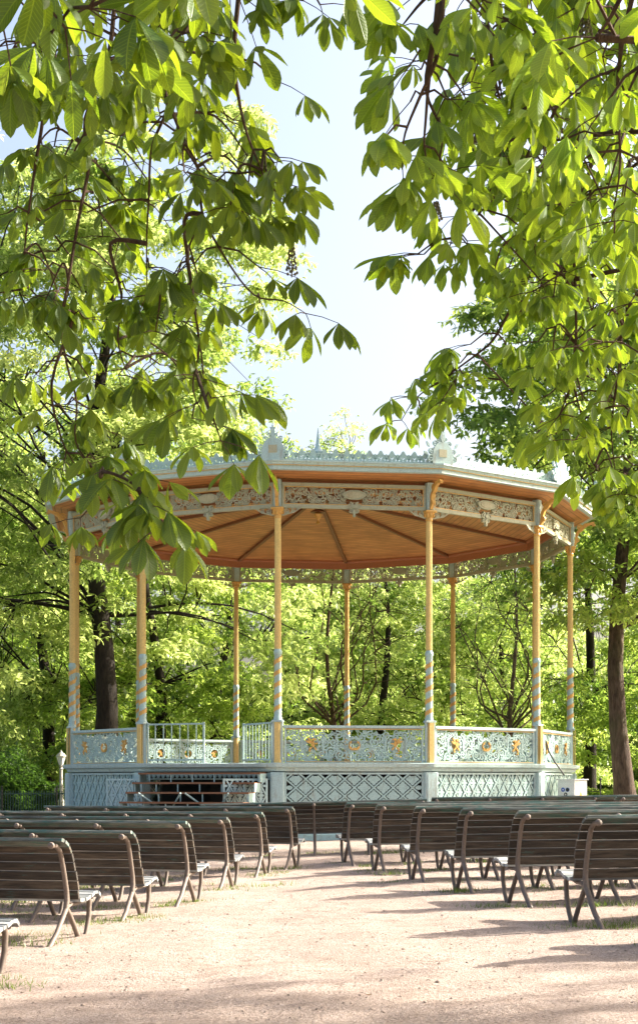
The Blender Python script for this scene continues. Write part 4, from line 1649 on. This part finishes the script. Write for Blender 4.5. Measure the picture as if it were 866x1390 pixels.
right_mains = [
    (6.0, 6.2, .160, .22, .6, [(610, -70), (590, -20), (565, 10), (545, 35)]),
    (6.0, 6.3, .180, .15, .7, [(610, -70), (600, 20), (592, 80), (568, 135), (550, 180), (545, 215)]),
    (6.4, 6.7, .165, .24, .6, [(600, -60), (590, 40), (578, 120), (600, 180), (592, 240)]),
    (7.4, 7.8, .160, .20, .55, [(720, -50), (700, 120), (672, 240), (642, 285), (618, 312), (610, 335)]),
    (6.0, 6.4, .185, .20, .8, [(610, -70), (600, 0), (588, 60), (582, 110), (578, 160), (576, 200), (585, 235)]),
    (7.0, 7.8, .165, .22, .9, [(800, -70), (778, 45), (773, 85), (753, 150), (713, 220), (683, 255), (640, 300), (612, 330)]),
    (8.0, 8.6, .150, .20, .8, [(800, 200), (780, 300), (781, 400), (782, 450), (778, 515), (788, 560), (800, 620), (830, 660)]),
    (7.5, 8.2, .150, .22, .9, [(905, 180), (850, 232), (800, 262), (765, 290), (720, 310)]),
    (8.4, 8.9, .150, .17, .7, [(760, 330), (715, 380), (690, 425), (670, 460), (648, 480), (600, 515), (565, 540), (545, 570)]),
    (6.6, 7.2, .160, .22, 1.0, [(720, -70), (705, 20), (690, 60), (655, 75), (640, 110)]),
    (6.6, 7.2, .160, .22, 1.0, [(640, -70), (660, 20), (670, 100), (690, 180), (680, 200)]),
    (6.0, 6.6, .165, .22, 1.0, [(880, -80), (850, 30), (838, 120), (842, 220), (830, 300)]),
    (8.0, 8.6, .150, .24, 1.0, [(900, 360), (850, 420), (840, 500), (830, 580), (835, 640)]),
    (4.0, 4.3, .165, .20, 1.0, [(900, -120), (860, -40), (830, 20), (810, 50)]),
    (4.4, 4.7, .165, .20, 1.0, [(900, 60), (870, 90), (850, 130)]),
    
]
right_fills = [
    (600, -20, 866, 130, 6.0, 8.0, 22, .180, .30),
    (720, 120, 866, 330, 6.8, 8.6, 17, .170, .30),
    (640, 100, 720, 250, 7, 8.5, 6, .170, .32),
    (680, 330, 866, 480, 7.5, 9.0, 14, .160, .30),
    (720, 460, 866, 600, 8, 9.5, 9, .160, .34),
    (560, 500, 660, 550, 8.4, 9.2, 3, .155, .34),
    (790, 600, 866, 690, 8.2, 9, 3, .16, .3),
]
near_tree('horse_chestnut', 'R', 'leaf_near_r', (5.2, 5.2), (3.2, 6.0, 6.4), right_mains, right_fills,
          'near horse chestnut with sunlit fresh leaves hanging over the upper right of the view', 9, [(646, 196, 28, 7.4), (592, 300, 26, 7.4), (795, 50, 32, 6.6)])

# ------------------------------------------------------------------ grass tufts and loose stones
C, Dn, T = [], [], []
tuft = MB()
rg = random.Random(3)
cl = []
for (x, y, yaw, side, lab, z, tilt) in spots:
    sx = -1 if side == 'L' else 1
    for i in range(5):
        xx = x + sx * .9 * i
        for q in range(3):
            cl.append((xx + rg.gauss(0, .22), y + rg.uniform(-.1, .9) + sx * .9 * i * math.tan(math.radians(yaw)), rg.uniform(.12, .34)))
bl = MB()
for cx_, cy_, r in cl:
    for k in range(int(330 * r)):
        x, y = cx_ + rg.gauss(0, r * .6), cy_ + rg.gauss(0, r * .45)
        z = gz(x, y) - .01
        h = rg.uniform(.02, .055)
        a = rg.uniform(0, 6.28)
        w = .004
        dx, dy = math.cos(a), math.sin(a)
        lx, ly = rg.gauss(0, .02), rg.gauss(0, .02)
        bl.add([(x - dx * w, y - dy * w, z), (x + dx * w, y + dy * w, z), (x + lx, y + ly, z + h + .01)], [(0, 1, 2)])
tag(bl.build('grass', 'grass'), 'sparse grass tufts growing round the bench feet', 'grass', kind='stuff')
st = MB()
for k in range(2600):
    y = 8 + 20 * rg.random() ** 1.3
    x = rg.uniform(-4.5, 4.8)
    r = rg.uniform(.006, .018) * (1.4 if rg.random() < .05 else 1)
    z = gz(x, y) + noise.noise(Vector((x * 1.1, y * 1.1, 0))) * .035 + noise.noise(Vector((x * 4, y * 4, 3))) * .016
    q = [(r, 0, 0), (0, r * .8, 0), (-r * .9, 0, 0), (0, -r, 0), (0, 0, r * .6), (0, 0, -r * .5)]
    a = rg.uniform(0, 6.28)
    st.add(q, [(0, 1, 4), (1, 2, 4), (2, 3, 4), (3, 0, 4), (1, 0, 5), (2, 1, 5), (3, 2, 5), (0, 3, 5)], Matrix.Translation((x, y, z)) @ Matrix.Rotation(a, 4, 'Z'))
tag(st.build('loose_stones', 'gravel'), 'small loose stones scattered on the gravel', 'stones', kind='stuff')

fl = MB()
for k in range(700):
    y = 8 + 21 * rg.random()
    x = rg.uniform(-4.8, 5.0)
    if abs(x) < 1.6 and rg.random() < .6:
        continue
    z = gz(x, y) + noise.noise(Vector((x * 1.1, y * 1.1, 0))) * .035 + noise.noise(Vector((x * 4, y * 4, 3))) * .016 + .012
    r = rg.uniform(.01, .028)
    q = [(r, 0, rg.uniform(0, .012)), (0, r * .5, .004), (-r, 0, rg.uniform(0, .012)), (0, -r * .5, .004)]
    fl.add(q, [(0, 1, 2), (0, 2, 3)], Matrix.Translation((x, y, z)) @ Matrix.Rotation(rg.uniform(0, 6.28), 4, 'Z'))
M['dry'] = paint('dry_leaf', (.16, .09, .045), (.08, .05, .03), .6, .8, 40)
tag(fl.build('fallen_leaves', 'dry'), 'small dry leaves lying on the gravel', 'leaves', kind='stuff')

# ------------------------------------------------------------------ light, camera
SUN_EL, SUN_AZ = math.radians(31), math.radians(18)     # azimuth measured from +X towards +Y
w = bpy.data.worlds.new('World')
scene.world = w
w.use_nodes = True
nt = w.node_tree
nt.nodes.clear()
sky = nt.nodes.new('ShaderNodeTexSky')
sky.sky_type = 'NISHITA'
sky.sun_disc = False
sky.sun_elevation = SUN_EL
sky.sun_rotation = PI / 2 - SUN_AZ
sky.air_density = 1.0
sky.dust_density = 8.0
sky.ozone_density = 1.0
bg = nt.nodes.new('ShaderNodeBackground')
bg.inputs[1].default_value = .12
wo = nt.nodes.new('ShaderNodeOutputWorld')
nt.links.new(sky.outputs[0], bg.inputs[0])
nt.links.new(bg.outputs[0], wo.inputs[0])
sd = bpy.data.lights.new('sun', 'SUN')
sd.energy = 5.0
sd.angle = math.radians(.53)
sd.color = (1, .93, .82)
so = bpy.data.objects.new('sun', sd)
COL.objects.link(so)
dirv = Vector((math.cos(SUN_EL) * math.cos(SUN_AZ), math.cos(SUN_EL) * math.sin(SUN_AZ), math.sin(SUN_EL)))
so.rotation_euler = dirv.to_track_quat('Z', 'Y').to_euler()
so.location = dirv * 60

cd = bpy.data.cameras.new('camera')
co = bpy.data.objects.new('camera', cd)
COL.objects.link(co)
co.location = (0, 0, EYE)
co.rotation_euler = (PI / 2, 0, 0)
cd.sensor_fit = 'HORIZONTAL'
cd.sensor_width = 36
cd.lens = 36 * F / 866
cd.shift_x = (433 - CX) / 866
cd.shift_y = -(695 - HY) / 866
cd.clip_start = .05
cd.clip_end = 2000
scene.camera = co
scene.view_settings.view_transform = 'Standard'
scene.view_settings.look = 'None'
scene.view_settings.gamma = 1
scene.view_settings.exposure = 1.8
scene.cycles.max_bounces = 10
scene.cycles.diffuse_bounces = 5
scene.cycles.transmission_bounces = 4
